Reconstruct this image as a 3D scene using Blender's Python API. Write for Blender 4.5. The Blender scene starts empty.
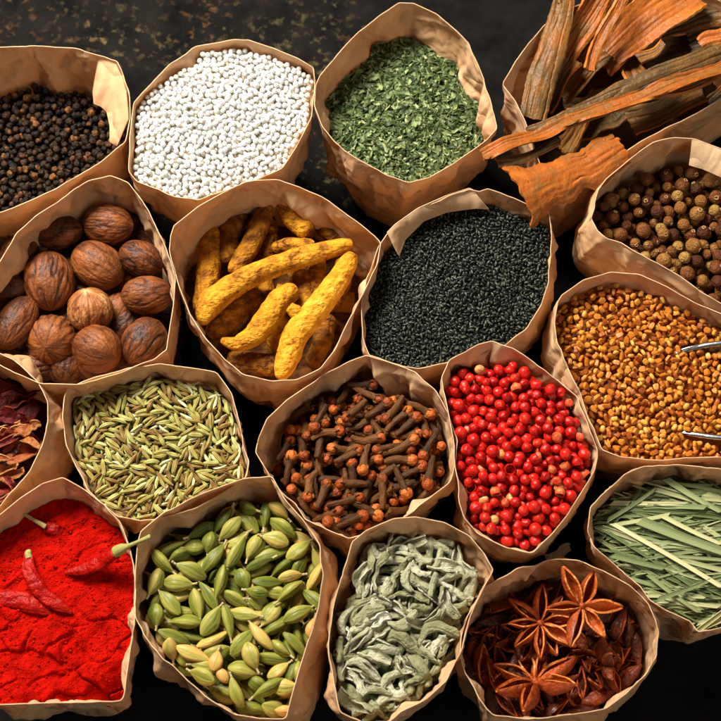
import bpy, math, random
import numpy as np
from mathutils import Matrix, Vector

R = math.radians
rng = np.random.default_rng(7)
scene = bpy.context.scene
COL = scene.collection

# ------------------------------------------------------------------ camera
IMG = 721.0
H0 = 0.09                        # height of the bag rims above the table
DIST, TILT, WIDTH = 0.80, R(20), 0.33
cd = bpy.data.cameras.new("camera"); cam = bpy.data.objects.new("camera", cd); COL.objects.link(cam)
cd.sensor_width = 36; cd.lens = DIST * 36 / WIDTH
cd.clip_start = 0.05; cd.clip_end = 20
TGT = np.array([0, 0, H0])
CAM = TGT + DIST * np.array([0, -math.sin(TILT), math.cos(TILT)])
cam.location = CAM; cam.rotation_euler = (TILT, 0, 0)
cd.dof.use_dof = True; cd.dof.focus_distance = DIST + .012; cd.dof.aperture_fstop = 18
scene.camera = cam
FW = np.array([0, math.sin(TILT), -math.cos(TILT)]); UP = np.array([0, math.cos(TILT), math.sin(TILT)])

# ------------------------------------------------------------------ light
world = bpy.data.worlds.new("World"); scene.world = world; world.use_nodes = True
bg = world.node_tree.nodes["Background"]; bg.inputs[0].default_value = (1.0, 0.97, 0.93, 1); bg.inputs[1].default_value = 0.045
def area(name, loc, size, power, col, tgt=(0, 0, 0.08)):
    ld = bpy.data.lights.new(name, 'AREA'); ld.shape = 'RECTANGLE'; ld.size, ld.size_y = size
    ld.energy = power; ld.color = col
    o = bpy.data.objects.new(name, ld); COL.objects.link(o); o.location = loc
    o.rotation_euler = (Vector(tgt) - Vector(loc)).to_track_quat('-Z', 'Y').to_euler()
area("window_light", (-0.42, 0.50, 0.85), (0.44, 0.36), 27, (1.0, 0.94, 0.85))
area("soft_fill_light", (0.75, -0.75, 0.9), (0.7, 0.7), 3.6, (1.0, 0.93, 0.84))
scene.render.engine = 'CYCLES'
scene.view_settings.view_transform = 'Standard'; scene.view_settings.look = 'None'
scene.view_settings.exposure = 0; scene.view_settings.gamma = 1
scene.cycles.max_bounces = 8; scene.cycles.diffuse_bounces = 4

# ------------------------------------------------------------------ helpers
PXM = IMG / WIDTH
def P(px, py, z):
    """world point at height z seen at photo pixel"""
    u = (px - IMG / 2) / PXM / DIST; v = -(py - IMG / 2) / PXM / DIST
    d = FW + u * np.array([1, 0, 0]) + v * UP
    t = (z - CAM[2]) / d[2]
    return CAM + d * t
def PX(p):
    r = np.asarray(p) - CAM; f = r @ FW
    return r[..., 0] / f * DIST * PXM + IMG / 2, -(r @ UP) / f * DIST * PXM + IMG / 2

def new_mat(name): 
    m = bpy.data.materials.new(name); m.use_nodes = True
    return m, m.node_tree.nodes, m.node_tree.links
def mat(name, ramp, rough=0.5, n_scale=300, n_amt=0.25, bump=0.3, b_scale=900, b_dist=0.0004, spec=0.5, coat=0, sss=0, sss_col=None, transl=0, stretch=None, rough_var=0.1):
    """material driven by the 'tint' vertex attribute (0..1) plus noise through a colour ramp"""
    m, N, L = new_mat(name); b = N["Principled BSDF"]
    at = N.new("ShaderNodeAttribute"); at.attribute_name = "tint"
    tc = N.new("ShaderNodeTexCoord"); mp = N.new("ShaderNodeMapping"); L.new(tc.outputs["Object"], mp.inputs[0])
    if stretch: mp.inputs["Scale"].default_value = stretch
    nz = N.new("ShaderNodeTexNoise"); nz.inputs["Scale"].default_value = n_scale; nz.inputs["Detail"].default_value = 6
    L.new(mp.outputs[0], nz.inputs["Vector"])
    mr = N.new("ShaderNodeMath"); mr.operation = 'MULTIPLY_ADD'; mr.inputs[1].default_value = 2 * n_amt; 
    L.new(nz.outputs[0], mr.inputs[0])
    sub = N.new("ShaderNodeMath"); sub.operation = 'SUBTRACT'; sub.inputs[1].default_value = n_amt; L.new(at.outputs["Fac"], sub.inputs[0]); L.new(sub.outputs[0], mr.inputs[2])
    cr = N.new("ShaderNodeValToRGB"); L.new(mr.outputs[0], cr.inputs[0])
    e = cr.color_ramp.elements
    while len(e) > 1: e.remove(e[-1])
    e[0].position = ramp[0][0]; e[0].color = (*ramp[0][1], 1)
    for p, c in ramp[1:]:
        k = e.new(p); k.color = (*c, 1)
    L.new(cr.outputs[0], b.inputs["Base Color"])
    n2 = N.new("ShaderNodeTexNoise"); n2.inputs["Scale"].default_value = b_scale; n2.inputs["Detail"].default_value = 5
    L.new(mp.outputs[0], n2.inputs["Vector"])
    bp = N.new("ShaderNodeBump"); bp.inputs["Strength"].default_value = bump; bp.inputs["Distance"].default_value = b_dist
    L.new(n2.outputs[0], bp.inputs["Height"]); L.new(bp.outputs[0], b.inputs["Normal"])
    rr = N.new("ShaderNodeMath"); rr.operation = 'MULTIPLY_ADD'; rr.inputs[1].default_value = 2 * rough_var; rr.inputs[2].default_value = rough - rough_var
    L.new(n2.outputs[0], rr.inputs[0]); L.new(rr.outputs[0], b.inputs["Roughness"])
    b.inputs["Specular IOR Level"].default_value = spec * .55; b.inputs["Coat Weight"].default_value = coat; b.inputs["Coat Roughness"].default_value = 0.15
    if sss:
        b.inputs["Subsurface Weight"].default_value = sss; b.inputs["Subsurface Scale"].default_value = 0.002
        b.inputs["Subsurface Radius"].default_value = sss_col or (1, .5, .3)
    if transl:
        out = N["Material Output"]; tr = N.new("ShaderNodeBsdfTranslucent"); mx = N.new("ShaderNodeMixShader"); mx.inputs[0].default_value = transl
        L.new(cr.outputs[0], tr.inputs[0]); L.new(b.outputs[0], mx.inputs[1]); L.new(tr.outputs[0], mx.inputs[2]); L.new(mx.outputs[0], out.inputs[0])
    return m

class G:
    """plain geometry: verts, quads, tris, per-vertex tint"""
    def __init__(s, v, q, t=None, c=None):
        s.v = np.asarray(v, float); s.q = np.asarray(q, int).reshape(-1, 4)
        s.t = np.asarray(t if t is not None else [], int).reshape(-1, 3)
        s.c = np.asarray(c if c is not None else np.full(len(s.v), .5), float)
    def xf(s, M=None, loc=(0, 0, 0)):
        v = s.v if M is None else s.v @ np.asarray(M).T
        return G(v + np.asarray(loc), s.q, s.t, s.c)
def join(gs):
    o = np.cumsum([0] + [len(g.v) for g in gs])
    return G(np.concatenate([g.v for g in gs]), np.concatenate([g.q + k for g, k in zip(gs, o)]),
             np.concatenate([g.t + k for g, k in zip(gs, o)]), np.concatenate([g.c for g in gs]))
def mesh(name, g, m, smooth=True):
    me = bpy.data.meshes.new(name)
    nq, nt = len(g.q), len(g.t)
    me.vertices.add(len(g.v)); me.vertices.foreach_set("co", g.v.astype(np.float32).ravel())
    idx = np.concatenate([g.q.ravel(), g.t.ravel()]).astype(np.int32)
    me.loops.add(len(idx)); me.loops.foreach_set("vertex_index", idx)
    st = np.concatenate([np.arange(nq) * 4, nq * 4 + np.arange(nt) * 3]).astype(np.int32)
    tot = np.concatenate([np.full(nq, 4), np.full(nt, 3)]).astype(np.int32)
    me.polygons.add(nq + nt); me.polygons.foreach_set("loop_start", st); me.polygons.foreach_set("loop_total", tot)
    me.polygons.foreach_set("use_smooth", np.full(nq + nt, smooth))
    me.update(calc_edges=True)
    a = me.attributes.new("tint", 'FLOAT', 'POINT'); a.data.foreach_set("value", g.c.astype(np.float32))
    if m: me.materials.append(m)
    me.validate()
    return me
def obj(name, data, parent=None, M=None, loc=(0, 0, 0)):
    o = bpy.data.objects.new(name, data); COL.objects.link(o)
    if parent: o.parent = parent
    m = Matrix.Identity(4) if M is None else Matrix(np.asarray(M).tolist()).to_4x4()
    m.translation = Vector(loc); o.matrix_basis = m
    return o
def tag(o, label=None, cat=None, group=None, kind=None):
    if label: o["label"] = label
    if cat: o["category"] = cat
    if group: o["group"] = group
    if kind: o["kind"] = kind
    return o

def rotz(a): c, s = math.cos(a), math.sin(a); return np.array([[c, -s, 0], [s, c, 0], [0, 0, 1]])
def roty(a): c, s = math.cos(a), math.sin(a); return np.array([[c, 0, s], [0, 1, 0], [-s, 0, c]])
def rotx(a): c, s = math.cos(a), math.sin(a); return np.array([[1, 0, 0], [0, c, -s], [0, s, c]])

# smooth 3d value noise from a few random sines (cheap, vectorised)
def wob(p, freq, seed, n=7):
    r = np.random.default_rng(seed); k = r.normal(size=(n, 3)) * freq; ph = r.uniform(0, 6.28, n)
    return np.sin(p @ k.T + ph).mean(-1) * 1.6

def tube(path, rad, nr=16, ns=24, seed=0, rough=0.0, freq=600, ridges=0, ridge_amp=0, sq=(1, 1), cap=0.5, twist=0, fn=None, tintfn=None):
    """closed tube along a path (k,3) with radii rad (k); rounded ends. fn(u,phi)->radius factor"""
    path = np.asarray(path, float); rad = np.asarray(rad, float)
    seg = np.r_[0, np.cumsum(np.linalg.norm(np.diff(path, axis=0), axis=1))]; Ltot = seg[-1]
    # catmull-ish: smooth by dense linear interpolation + blur
    uu = np.linspace(0, Ltot, 60)
    pd = np.stack([np.interp(uu, seg, path[:, i]) for i in range(3)], 1); rd = np.interp(uu, seg, rad)
    for _ in range(10 if len(path) > 2 else 0):
        pd[1:-1] = .25 * pd[:-2] + .5 * pd[1:-1] + .25 * pd[2:]; rd[1:-1] = .25 * rd[:-2] + .5 * rd[1:-1] + .25 * rd[2:]
    th = np.linspace(0, math.pi, ns + 1)[1:-1]
    u = (1 - np.cos(th)) / 2 * (1 - cap) + cap * th / math.pi
    s = u * Ltot
    c = np.stack([np.interp(s, uu, pd[:, i]) for i in range(3)], 1); r = np.interp(s, uu, rd)
    tg = np.gradient(c, axis=0); tg /= np.linalg.norm(tg, axis=1)[:, None]
    ref = np.array([0, 0, 1.]) if abs(tg[0][2]) < .9 else np.array([0, 1., 0])
    side = np.cross(ref, tg); side /= np.linalg.norm(side, axis=1)[:, None] + 1e-12; nor = np.cross(tg, side)
    ph = np.linspace(0, 2 * math.pi, nr, endpoint=False)
    U, PH = np.meshgrid(u, ph, indexing='ij'); PH2 = PH + twist * U
    rr = r[:, None] * np.ones_like(PH)
    if ridges: rr = rr * (1 + ridge_amp * np.cos(ridges * PH2))
    if fn is not None: rr = rr * fn(U, PH2)
    v = c[:, None, :] + rr[..., None] * (np.cos(PH)[..., None] * side[:, None, :] * sq[0] + np.sin(PH)[..., None] * nor[:, None, :] * sq[1])
    ends = [path[0], path[-1]]
    v = v.reshape(-1, 3)
    if rough:
        cc = np.repeat(c, nr, 0); d = (v - cc); v = cc + d * (1 + rough * wob(v, freq, seed)[:, None] + rough * .5 * wob(v, freq * 2.3, seed + 1)[:, None])
    m = len(u); i, j = np.meshgrid(np.arange(m - 1), np.arange(nr), indexing='ij'); j2 = (j + 1) % nr
    q = np.stack([i * nr + j, i * nr + j2, (i + 1) * nr + j2, (i + 1) * nr + j], -1).reshape(-1, 4)
    a, b = m * nr, m * nr + 1; j = np.arange(nr); j2 = (j + 1) % nr
    t = np.concatenate([np.stack([np.full(nr, a), j2, j], 1), np.stack([np.full(nr, b), (m - 1) * nr + j, (m - 1) * nr + j2], 1)])
    col = np.full(m * nr, .5) if tintfn is None else tintfn(U, PH2).ravel()
    col = np.r_[col, col[:nr].mean(), col[-nr:].mean()]
    return G(np.vstack([v, ends]), q, t, col)

def ell_rad(n, r, p=.5):   # radii for an ellipsoid-like profile
    x = np.linspace(-1, 1, n); return r * np.clip(1 - x * x, 0, 1) ** p
def pod(L, r, n=13, p=.5, bend=0, **k):
    x = np.linspace(-L / 2, L / 2, n); z = -bend * (x / (L / 2)) ** 2
    return tube(np.stack([x, x * 0, z], 1), ell_rad(n, r, p), **k)

def sphere(r, nu=16, nv=10, rough=0, seed=0, freq=900, tintfn=None):
    th = np.linspace(0, math.pi, nv + 1)[1:-1]; ph = np.linspace(0, 2 * math.pi, nu, endpoint=False)
    T, Ph = np.meshgrid(th, ph, indexing='ij')
    v = np.stack([np.sin(T) * np.cos(Ph), np.sin(T) * np.sin(Ph), np.cos(T)], -1).reshape(-1, 3)
    v = np.vstack([v, [0, 0, 1], [0, 0, -1]]) * r
    if rough: v = v * (1 + rough * wob(v, freq, seed) + .5 * rough * wob(v, freq * 2, seed + 3))[:, None]
    m = len(th); i, j = np.meshgrid(np.arange(m - 1), np.arange(nu), indexing='ij'); j2 = (j + 1) % nu
    q = np.stack([i * nu + j, (i + 1) * nu + j, (i + 1) * nu + j2, i * nu + j2], -1).reshape(-1, 4)
    j = np.arange(nu); j2 = (j + 1) % nu; a, b = m * nu, m * nu + 1
    t = np.concatenate([np.stack([np.full(nu, a), j, j2], 1), np.stack([np.full(nu, b), (m - 1) * nu + j2, (m - 1) * nu + j], 1)])
    return G(v, q, t)

def sheet(fn, nu=30, nv=10, thick=0.0006, tint=(.3, .6, .9), tintn=0, seed=0):
    """thick sheet from fn(u,v)->(..,3); tint = (top, bottom, edge)"""
    u = np.linspace(0, 1, nu); v = np.linspace(-1, 1, nv); U, V = np.meshgrid(u, v, indexing='ij')
    p = fn(U, V); du = np.gradient(p, axis=0); dv = np.gradient(p, axis=1); n = np.cross(du, dv); n /= np.linalg.norm(n, axis=-1)[..., None] + 1e-12
    th = thick * np.ones(U.shape)
    top = (p + n * th[..., None] / 2).reshape(-1, 3); bot = (p - n * th[..., None] / 2).reshape(-1, 3); K = nu * nv
    i, j = np.meshgrid(np.arange(nu - 1), np.arange(nv - 1), indexing='ij')
    f = np.stack([i * nv + j, (i + 1) * nv + j, (i + 1) * nv + j + 1, i * nv + j + 1], -1).reshape(-1, 4)
    # boundary loop
    ring = [k * nv for k in range(nu)] + [(nu - 1) * nv + k for k in range(1, nv)] + [k * nv + nv - 1 for k in range(nu - 2, -1, -1)] + [k for k in range(nv - 2, 0, -1)]
    ring = np.array(ring); nx = np.roll(ring, -1); nb = len(ring)
    ev = np.vstack([top[ring], bot[ring]]); o = 2 * K; a = np.arange(nb); b = (a + 1) % nb
    eq = np.stack([o + a, o + nb + a, o + nb + b, o + b], 1)
    c = np.r_[np.full(K, tint[0]), np.full(K, tint[1]), np.full(2 * nb, tint[2])]
    V_ = np.vstack([top, bot, ev])
    if tintn: c = c + tintn * wob(V_, 250, seed)
    return G(V_, np.vstack([f, f[:, ::-1] + K, eq]), None, c)

# ------------------------------------------------------------------ table
def table():
    m, N, L = new_mat("dark weathered board"); b = N["Principled BSDF"]
    tc = N.new("ShaderNodeTexCoord")
    def noise(s, d=6, off=0):
        n = N.new("ShaderNodeTexNoise"); n.inputs["Scale"].default_value = s; n.inputs["Detail"].default_value = d; n.inputs["Roughness"].default_value = .62
        mp = N.new("ShaderNodeMapping"); mp.inputs["Location"].default_value = (off, off * .7, 0); L.new(tc.outputs["Object"], mp.inputs[0]); L.new(mp.outputs[0], n.inputs["Vector"]); return n
    def ramp(src, pts):
        r = N.new("ShaderNodeValToRGB"); e = r.color_ramp.elements
        e[0].position, e[0].color = pts[0][0], (*pts[0][1], 1); e[1].position, e[1].color = pts[1][0], (*pts[1][1], 1)
        for p, c in pts[2:]: k = e.new(p); k.color = (*c, 1)
        L.new(src, r.inputs[0]); return r
    base = ramp(noise(45).outputs[0], [(.3, (.003, .003, .0035)), (.72, (.016, .014, .012))])
    big = ramp(noise(32, 3, 3.1).outputs[0], [(.42, (0, 0, 0)), (.66, (1, 1, 1))])
    spk = ramp(noise(210, 6, 1.3).outputs[0], [(.53, (0, 0, 0)), (.68, (1, 1, 1))])
    mul = N.new("ShaderNodeMath"); mul.operation = 'MULTIPLY'; L.new(big.outputs[0], mul.inputs[0]); L.new(spk.outputs[0], mul.inputs[1])
    mul2 = N.new("ShaderNodeMath"); mul2.operation = 'MULTIPLY'; mul2.inputs[1].default_value = .34
    # the gold wear is on the far left end of the board
    sx = N.new("ShaderNodeSeparateXYZ"); L.new(tc.outputs["Object"], sx.inputs[0])
    gx = N.new("ShaderNodeMapRange"); gx.inputs[1].default_value = .06; gx.inputs[2].default_value = -.02; L.new(sx.outputs[0], gx.inputs[0])
    gy = N.new('ShaderNodeMapRange'); gy.inputs[1].default_value = .05; gy.inputs[2].default_value = .13; L.new(sx.outputs[1], gy.inputs[0])
    gm = N.new('ShaderNodeMath'); gm.operation = 'MULTIPLY'; L.new(gx.outputs[0], gm.inputs[0]); L.new(gy.outputs[0], gm.inputs[1]); gx = gm
    m3 = N.new("ShaderNodeMath"); m3.operation = 'MULTIPLY'; L.new(mul.outputs[0], m3.inputs[0]); L.new(gx.outputs[0], m3.inputs[1]); L.new(m3.outputs[0], mul2.inputs[0])
    gold = ramp(noise(20, 2, 7).outputs[0], [(.45, (.42, .34, .15)), (.62, (.34, .16, .06))])
    mix = N.new("ShaderNodeMix"); mix.data_type = 'RGBA'; L.new(mul2.outputs[0], mix.inputs[0]); L.new(base.outputs[0], mix.inputs[6]); L.new(gold.outputs[0], mix.inputs[7])
    L.new(mix.outputs[2], b.inputs["Base Color"]); b.inputs["Roughness"].default_value = .9; b.inputs["Specular IOR Level"].default_value = .04
    bp = N.new("ShaderNodeBump"); bp.inputs["Strength"].default_value = .6; bp.inputs["Distance"].default_value = .001
    L.new(noise(120, 6).outputs[0], bp.inputs["Height"]); L.new(bp.outputs[0], b.inputs["Normal"])
    n = 60; x = np.linspace(-.8, .8, n); X, Y = np.meshgrid(x, x, indexing='ij'); Y = Y + .1
    Z = 0.0006 * wob(np.stack([X, Y, X * 0], -1).reshape(-1, 3), 40, 3)
    i, j = np.meshgrid(np.arange(n - 1), np.arange(n - 1), indexing='ij')
    q = np.stack([i * n + j, (i + 1) * n + j, (i + 1) * n + j + 1, i * n + j + 1], -1).reshape(-1, 4)
    tag(obj("table_surface", mesh("table_surface", G(np.stack([X.ravel(), Y.ravel(), Z - .001], 1), q), m)), "dark weathered board with flecks of worn gold under all the bags", "table", kind="structure")
table()

# ------------------------------------------------------------------ paper
def paper_material():
    m, N, L = new_mat("kraft paper"); b = N["Principled BSDF"]; out = N["Material Output"]
    at = N.new("ShaderNodeAttribute"); at.attribute_name = "tint"
    tc = N.new("ShaderNodeTexCoord")
    def noise(s, d, sc=None, ro=.55):
        n = N.new("ShaderNodeTexNoise"); n.inputs["Scale"].default_value = s; n.inputs["Detail"].default_value = d; n.inputs["Roughness"].default_value = ro
        if sc:
            mp = N.new("ShaderNodeMapping"); mp.inputs["Scale"].default_value = sc; L.new(tc.outputs["Object"], mp.inputs[0]); L.new(mp.outputs[0], n.inputs["Vector"])
        else: L.new(tc.outputs["Object"], n.inputs["Vector"])
        return n
    blot = noise(35, 5); fib = noise(1400, 3, (1, 1, .25)); wr = noise(110, 7, None, .6)
    ad = N.new("ShaderNodeMath"); ad.operation = 'MULTIPLY_ADD'; ad.inputs[1].default_value = .22; L.new(blot.outputs[0], ad.inputs[0]); L.new(at.outputs["Fac"], ad.inputs[2])
    ad2 = N.new("ShaderNodeMath"); ad2.operation = 'MULTIPLY_ADD'; ad2.inputs[1].default_value = .14; L.new(fib.outputs[0], ad2.inputs[0]); L.new(ad.outputs[0], ad2.inputs[2])
    cr = N.new("ShaderNodeValToRGB"); e = cr.color_ramp.elements
    e[0].position, e[0].color = .2, (.46, .225, .092, 1); e[1].position, e[1].color = 1.0, (.90, .72, .50, 1)
    k = e.new(.48); k.color = (.72, .43, .215, 1); k = e.new(.72); k.color = (.84, .57, .33, 1)
    L.new(ad2.outputs[0], cr.inputs[0]); L.new(cr.outputs[0], b.inputs["Base Color"])
    b.inputs["Roughness"].default_value = .62; b.inputs["Specular IOR Level"].default_value = .3; b.inputs["Sheen Weight"].default_value = .05
    # sharp creases: distance to edges of warped voronoi cells
    mp = N.new("ShaderNodeMapping"); L.new(tc.outputs["Object"], mp.inputs[0])
    vm = N.new("ShaderNodeVectorMath"); vm.operation = 'MULTIPLY_ADD'; vm.inputs[1].default_value = (.025,) * 3
    w = noise(30, 2); L.new(w.outputs["Color"], vm.inputs[0]); L.new(mp.outputs[0], vm.inputs[2])
    rn = N.new("ShaderNodeTexNoise"); rn.inputs["Scale"].default_value = 42; rn.inputs["Detail"].default_value = 2.5; rn.inputs["Roughness"].default_value = .45; L.new(vm.outputs[0], rn.inputs["Vector"])
    r1 = N.new("ShaderNodeMath"); r1.operation = 'SUBTRACT'; r1.inputs[1].default_value = .5; L.new(rn.outputs[0], r1.inputs[0])
    r2 = N.new("ShaderNodeMath"); r2.operation = 'ABSOLUTE'; L.new(r1.outputs[0], r2.inputs[0])
    b1 = N.new("ShaderNodeBump"); b1.inputs["Strength"].default_value = .85; b1.inputs["Distance"].default_value = .011; L.new(r2.outputs[0], b1.inputs["Height"])
    b2 = N.new("ShaderNodeBump"); b2.inputs["Strength"].default_value = .3; b2.inputs["Distance"].default_value = .0014; L.new(wr.outputs[0], b2.inputs["Height"]); L.new(b1.outputs[0], b2.inputs["Normal"])
    b3 = N.new("ShaderNodeBump"); b3.inputs["Strength"].default_value = .25; b3.inputs["Distance"].default_value = .0002; L.new(fib.outputs[0], b3.inputs["Height"]); L.new(b2.outputs[0], b3.inputs["Normal"])
    L.new(b3.outputs[0], b.inputs["Normal"])
    tr = N.new("ShaderNodeBsdfTranslucent"); L.new(cr.outputs[0], tr.inputs[0]); L.new(b3.outputs[0], tr.inputs["Normal"])
    mx = N.new("ShaderNodeMixShader"); mx.inputs[0].default_value = .24; L.new(b.outputs[0], mx.inputs[1]); L.new(tr.outputs[0], mx.inputs[2]); L.new(mx.outputs[0], out.inputs[0])
    return m
PAPER = paper_material()

def resample(poly, n):
    p = np.asarray(poly, float)
    q = []                                            # slight corner cut
    for i in range(len(p)):
        a, b, c = p[i - 1], p[i], p[(i + 1) % len(p)]
        q += [b + (a - b) * .06, b + (c - b) * .06]
    q = np.array(q); q2 = np.vstack([q, q[:1]])
    s = np.r_[0, np.cumsum(np.linalg.norm(np.diff(q2, axis=0), axis=1))]
    t = np.linspace(0, s[-1], n, endpoint=False)
    return np.stack([np.interp(t, s, q2[:, 0]), np.interp(t, s, q2[:, 1])], 1)
def cblur(a, k):
    for _ in range(k): a = .25 * np.roll(a, 1, 0) + .5 * a + .25 * np.roll(a, -1, 0)
    return a
def grow(ring, d):
    """push a closed ring outward by d (metres)"""
    t = np.roll(ring, -1, 0) - np.roll(ring, 1, 0); n = np.stack([t[:, 1], -t[:, 0]], 1); n /= np.linalg.norm(n, axis=1)[:, None] + 1e-12
    area2 = (ring[:, 0] * np.roll(ring[:, 1], -1) - ring[:, 1] * np.roll(ring[:, 0], -1)).sum()
    return ring + n * (d if area2 > 0 else -d) * (np.ones((len(ring), 1)))

class Bag: pass
NB = 440; NR = 80
def make_bag(key, poly, depth, label, zr=H0, s_in=.955, s_base=.70, bulge=(0, 0), seed=0, crease=1.0, wav=.0018, inshift=(0, 0), dome=0.0, slope=(0, 0)):
    r = np.random.default_rng(seed + 100)
    px = resample(poly, NB); ang = np.linspace(0, 2 * math.pi, NB, endpoint=False)
    zz = zr + wav * (np.sin(2 * ang + r.uniform(0, 6)) * .5 + np.sin(3 * ang + r.uniform(0, 6)) * .4 + np.sin(7 * ang + r.uniform(0, 6)) * .22)
    rim = np.array([P(a, b, z)[:2] for (a, b), z in zip(px, zz)])
    c = rim.mean(0); smooth = cblur(rim, 900)
    t = np.linspace(0, 1, NR) ** 1.25
    tc = depth / zr
    rows = np.zeros((NR, NB, 3)); L = np.linalg.norm(np.diff(rim, axis=0), axis=1).sum()
    arc = np.linspace(0, L, NB, endpoint=False)
    tg0 = np.roll(smooth, -1, 0) - np.roll(smooth, 1, 0); n0 = np.stack([tg0[:, 1], -tg0[:, 0]], 1); n0 /= np.linalg.norm(n0, axis=1)[:, None]
    n0 *= np.sign(((smooth - c) * n0).sum()); bn = np.array(bulge) / (np.linalg.norm(bulge) + 1e-9); bw = np.clip(n0 @ bn, 0, 1)
    for k in range(NR):
        tt = t[k]
        S = np.interp(tt, [0, tc, tc + .2, 1], [1, 1 - (1 - s_in) * .55, 1 - (1 - s_in) * .75, s_base])
        bl = min(1, max(0, (tt - tc - .1) / .45)) * .8
        ring = rim * (1 - bl) + smooth * bl
        ring = c + (ring - c) * S
        ring = ring + np.array(bulge) * bw[:, None] * math.sin(math.pi * min(1, tt * 1.15)) + np.array(inshift) * min(1, tt / tc)
        rows[k, :, :2] = ring; rows[k, :, 2] = zz * (1 - tt)
    # creases: finite straight folds (ridge profile) with random direction
    tan = np.roll(rim, -1, 0) - np.roll(rim, 1, 0); nor = np.stack([tan[:, 1], -tan[:, 0]], 1); nor /= np.linalg.norm(nor, axis=1)[:, None] + 1e-12
    A, Z = np.meshgrid(arc, zr * (1 - t)); disp = np.zeros_like(A)
    for _ in range(int(100 * crease)):
        a0 = r.uniform(0, L); z0 = zr - abs(r.normal()) * zr * .45; an = r.choice([r.normal() * .35 + math.pi / 2, r.uniform(0, math.pi)])
        da = (A - a0 + L / 2) % L - L / 2; dz = Z - z0
        al = da * math.cos(an) + dz * math.sin(an); ac = -da * math.sin(an) + dz * math.cos(an)
        w = r.uniform(.004, .013); ln = r.uniform(.010, .032); amp = r.normal() * .0017
        disp += amp * np.clip(1 - abs(ac) / (w * np.clip(1.25 - abs(al) / ln, .15, 1)), 0, 1) * np.clip(1 - (al / ln) ** 2, 0, 1)
    for _ in range(int(320 * crease)):                 # narrow crisp crinkles
        a0 = r.uniform(0, L); z0 = zr - abs(r.normal()) * zr * .38; an = r.uniform(0, math.pi)
        da = (A - a0 + L / 2) % L - L / 2; dz = Z - z0
        al = da * math.cos(an) + dz * math.sin(an); ac = -da * math.sin(an) + dz * math.cos(an)
        w = r.uniform(.0016, .0042); ln = r.uniform(.006, .020); amp = r.normal() * .00055
        disp += amp * np.clip(1 - abs(ac) / w, 0, 1) * np.clip(1 - (al / ln) ** 2, 0, 1)
    disp *= np.clip(.2 + (t[:, None]) / .12, 0, 1)
    rows[:, :, :2] += nor[None] * disp[:, :, None]
    B = Bag(); B.key = key; B.c = c; B.zc = zr - depth; B.depth = depth; B.rows = rows; B.zr = zr; B.dome = dome; B.slope = slope
    B.ringc = np.array([[np.interp(tc, t, rows[:, j, d]) for d in range(2)] for j in range(NB)])
    B.rimpx = px; B.cpx = np.clip(px, 0, IMG).mean(0); B.tilt = slope; B.rim = rim; B.t = t
    ext = np.clip(px, 0, IMG); B.cpx = (ext.min(0) + ext.max(0)) / 2; B.half = (ext.max(0) - ext.min(0)) / 2
    # thick wall: inner + outer layers joined at the rim
    th = .00036
    outr = rows.copy(); inn = rows.copy(); inn[:, :, :2] -= nor[None] * th
    # lip verts for crisp, paler cut edge
    v = np.vstack([outr.reshape(-1, 3), inn.reshape(-1, 3), outr[0], inn[0]])
    i, j = np.meshgrid(np.arange(NR - 1), np.arange(NB), indexing='ij'); j2 = (j + 1) % NB
    q = np.stack([i * NB + j, i * NB + j2, (i + 1) * NB + j2, (i + 1) * NB + j], -1).reshape(-1, 4)
    K = NR * NB; j = np.arange(NB); j2 = (j + 1) % NB
    qe = np.stack([2 * K + j, 2 * K + NB + j, 2 * K + NB + j2, 2 * K + j2], 1)
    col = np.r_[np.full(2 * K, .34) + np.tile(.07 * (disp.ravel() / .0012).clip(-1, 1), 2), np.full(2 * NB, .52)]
    # paler fringe just below the rim
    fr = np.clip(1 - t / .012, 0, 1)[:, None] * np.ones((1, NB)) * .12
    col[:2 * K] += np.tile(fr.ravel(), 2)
    root = obj("paper_bag", None, None, None, (c[0], c[1], 0))
    tag(root, label, "paper bag", "open kraft paper bags packed side by side")
    v0 = v - np.array([c[0], c[1], 0])
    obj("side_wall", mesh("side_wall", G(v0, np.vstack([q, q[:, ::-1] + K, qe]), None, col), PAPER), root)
    base = rows[-1].copy(); base[:, 2] = .0006; bc = np.r_[base.mean(0)[:2], .0006]
    bv = np.vstack([base, bc]) - np.array([c[0], c[1], 0]); j = np.arange(NB)
    obj("bottom", mesh("bottom", G(bv, [], np.stack([j, (j + 1) % NB, np.full(NB, NB)], 1)), PAPER), root)
    B.root = root
    return B

def flap(B, pts, zoff, name="loose_flap", tint=.42):
    """a strip of paper following the inside of the wall: pts = [(top px, bottom px)]"""
    top = np.array([P(*a, B.zr + zoff[0]) for a, b in pts]); bot = np.array([P(*b, B.zr + zoff[1]) for a, b in pts])
    n = 50; s = np.linspace(0, 1, len(pts)); u = np.linspace(0, 1, n)
    T = np.stack([np.interp(u, s, top[:, i]) for i in range(3)], 1); Bt = np.stack([np.interp(u, s, bot[:, i]) for i in range(3)], 1)
    def fn(U, V):
        w = (V + 1) / 2; k = (U * (n - 1)).round().astype(int)
        p = T[k] * (1 - w[..., None]) + Bt[k] * w[..., None]
        return p + np.array([0, -.5, .5]) * (.0008 * wob(p.reshape(-1, 3), 160, 4).reshape(U.shape) + .0012 * np.sin(math.pi * w))[..., None]
    g = sheet(fn, n, 14, .0005, (tint, tint, .75))
    obj(name, mesh(name, G(g.v - np.array([B.c[0], B.c[1], 0]), g.q, None, g.c), PAPER), B.root)

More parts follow.
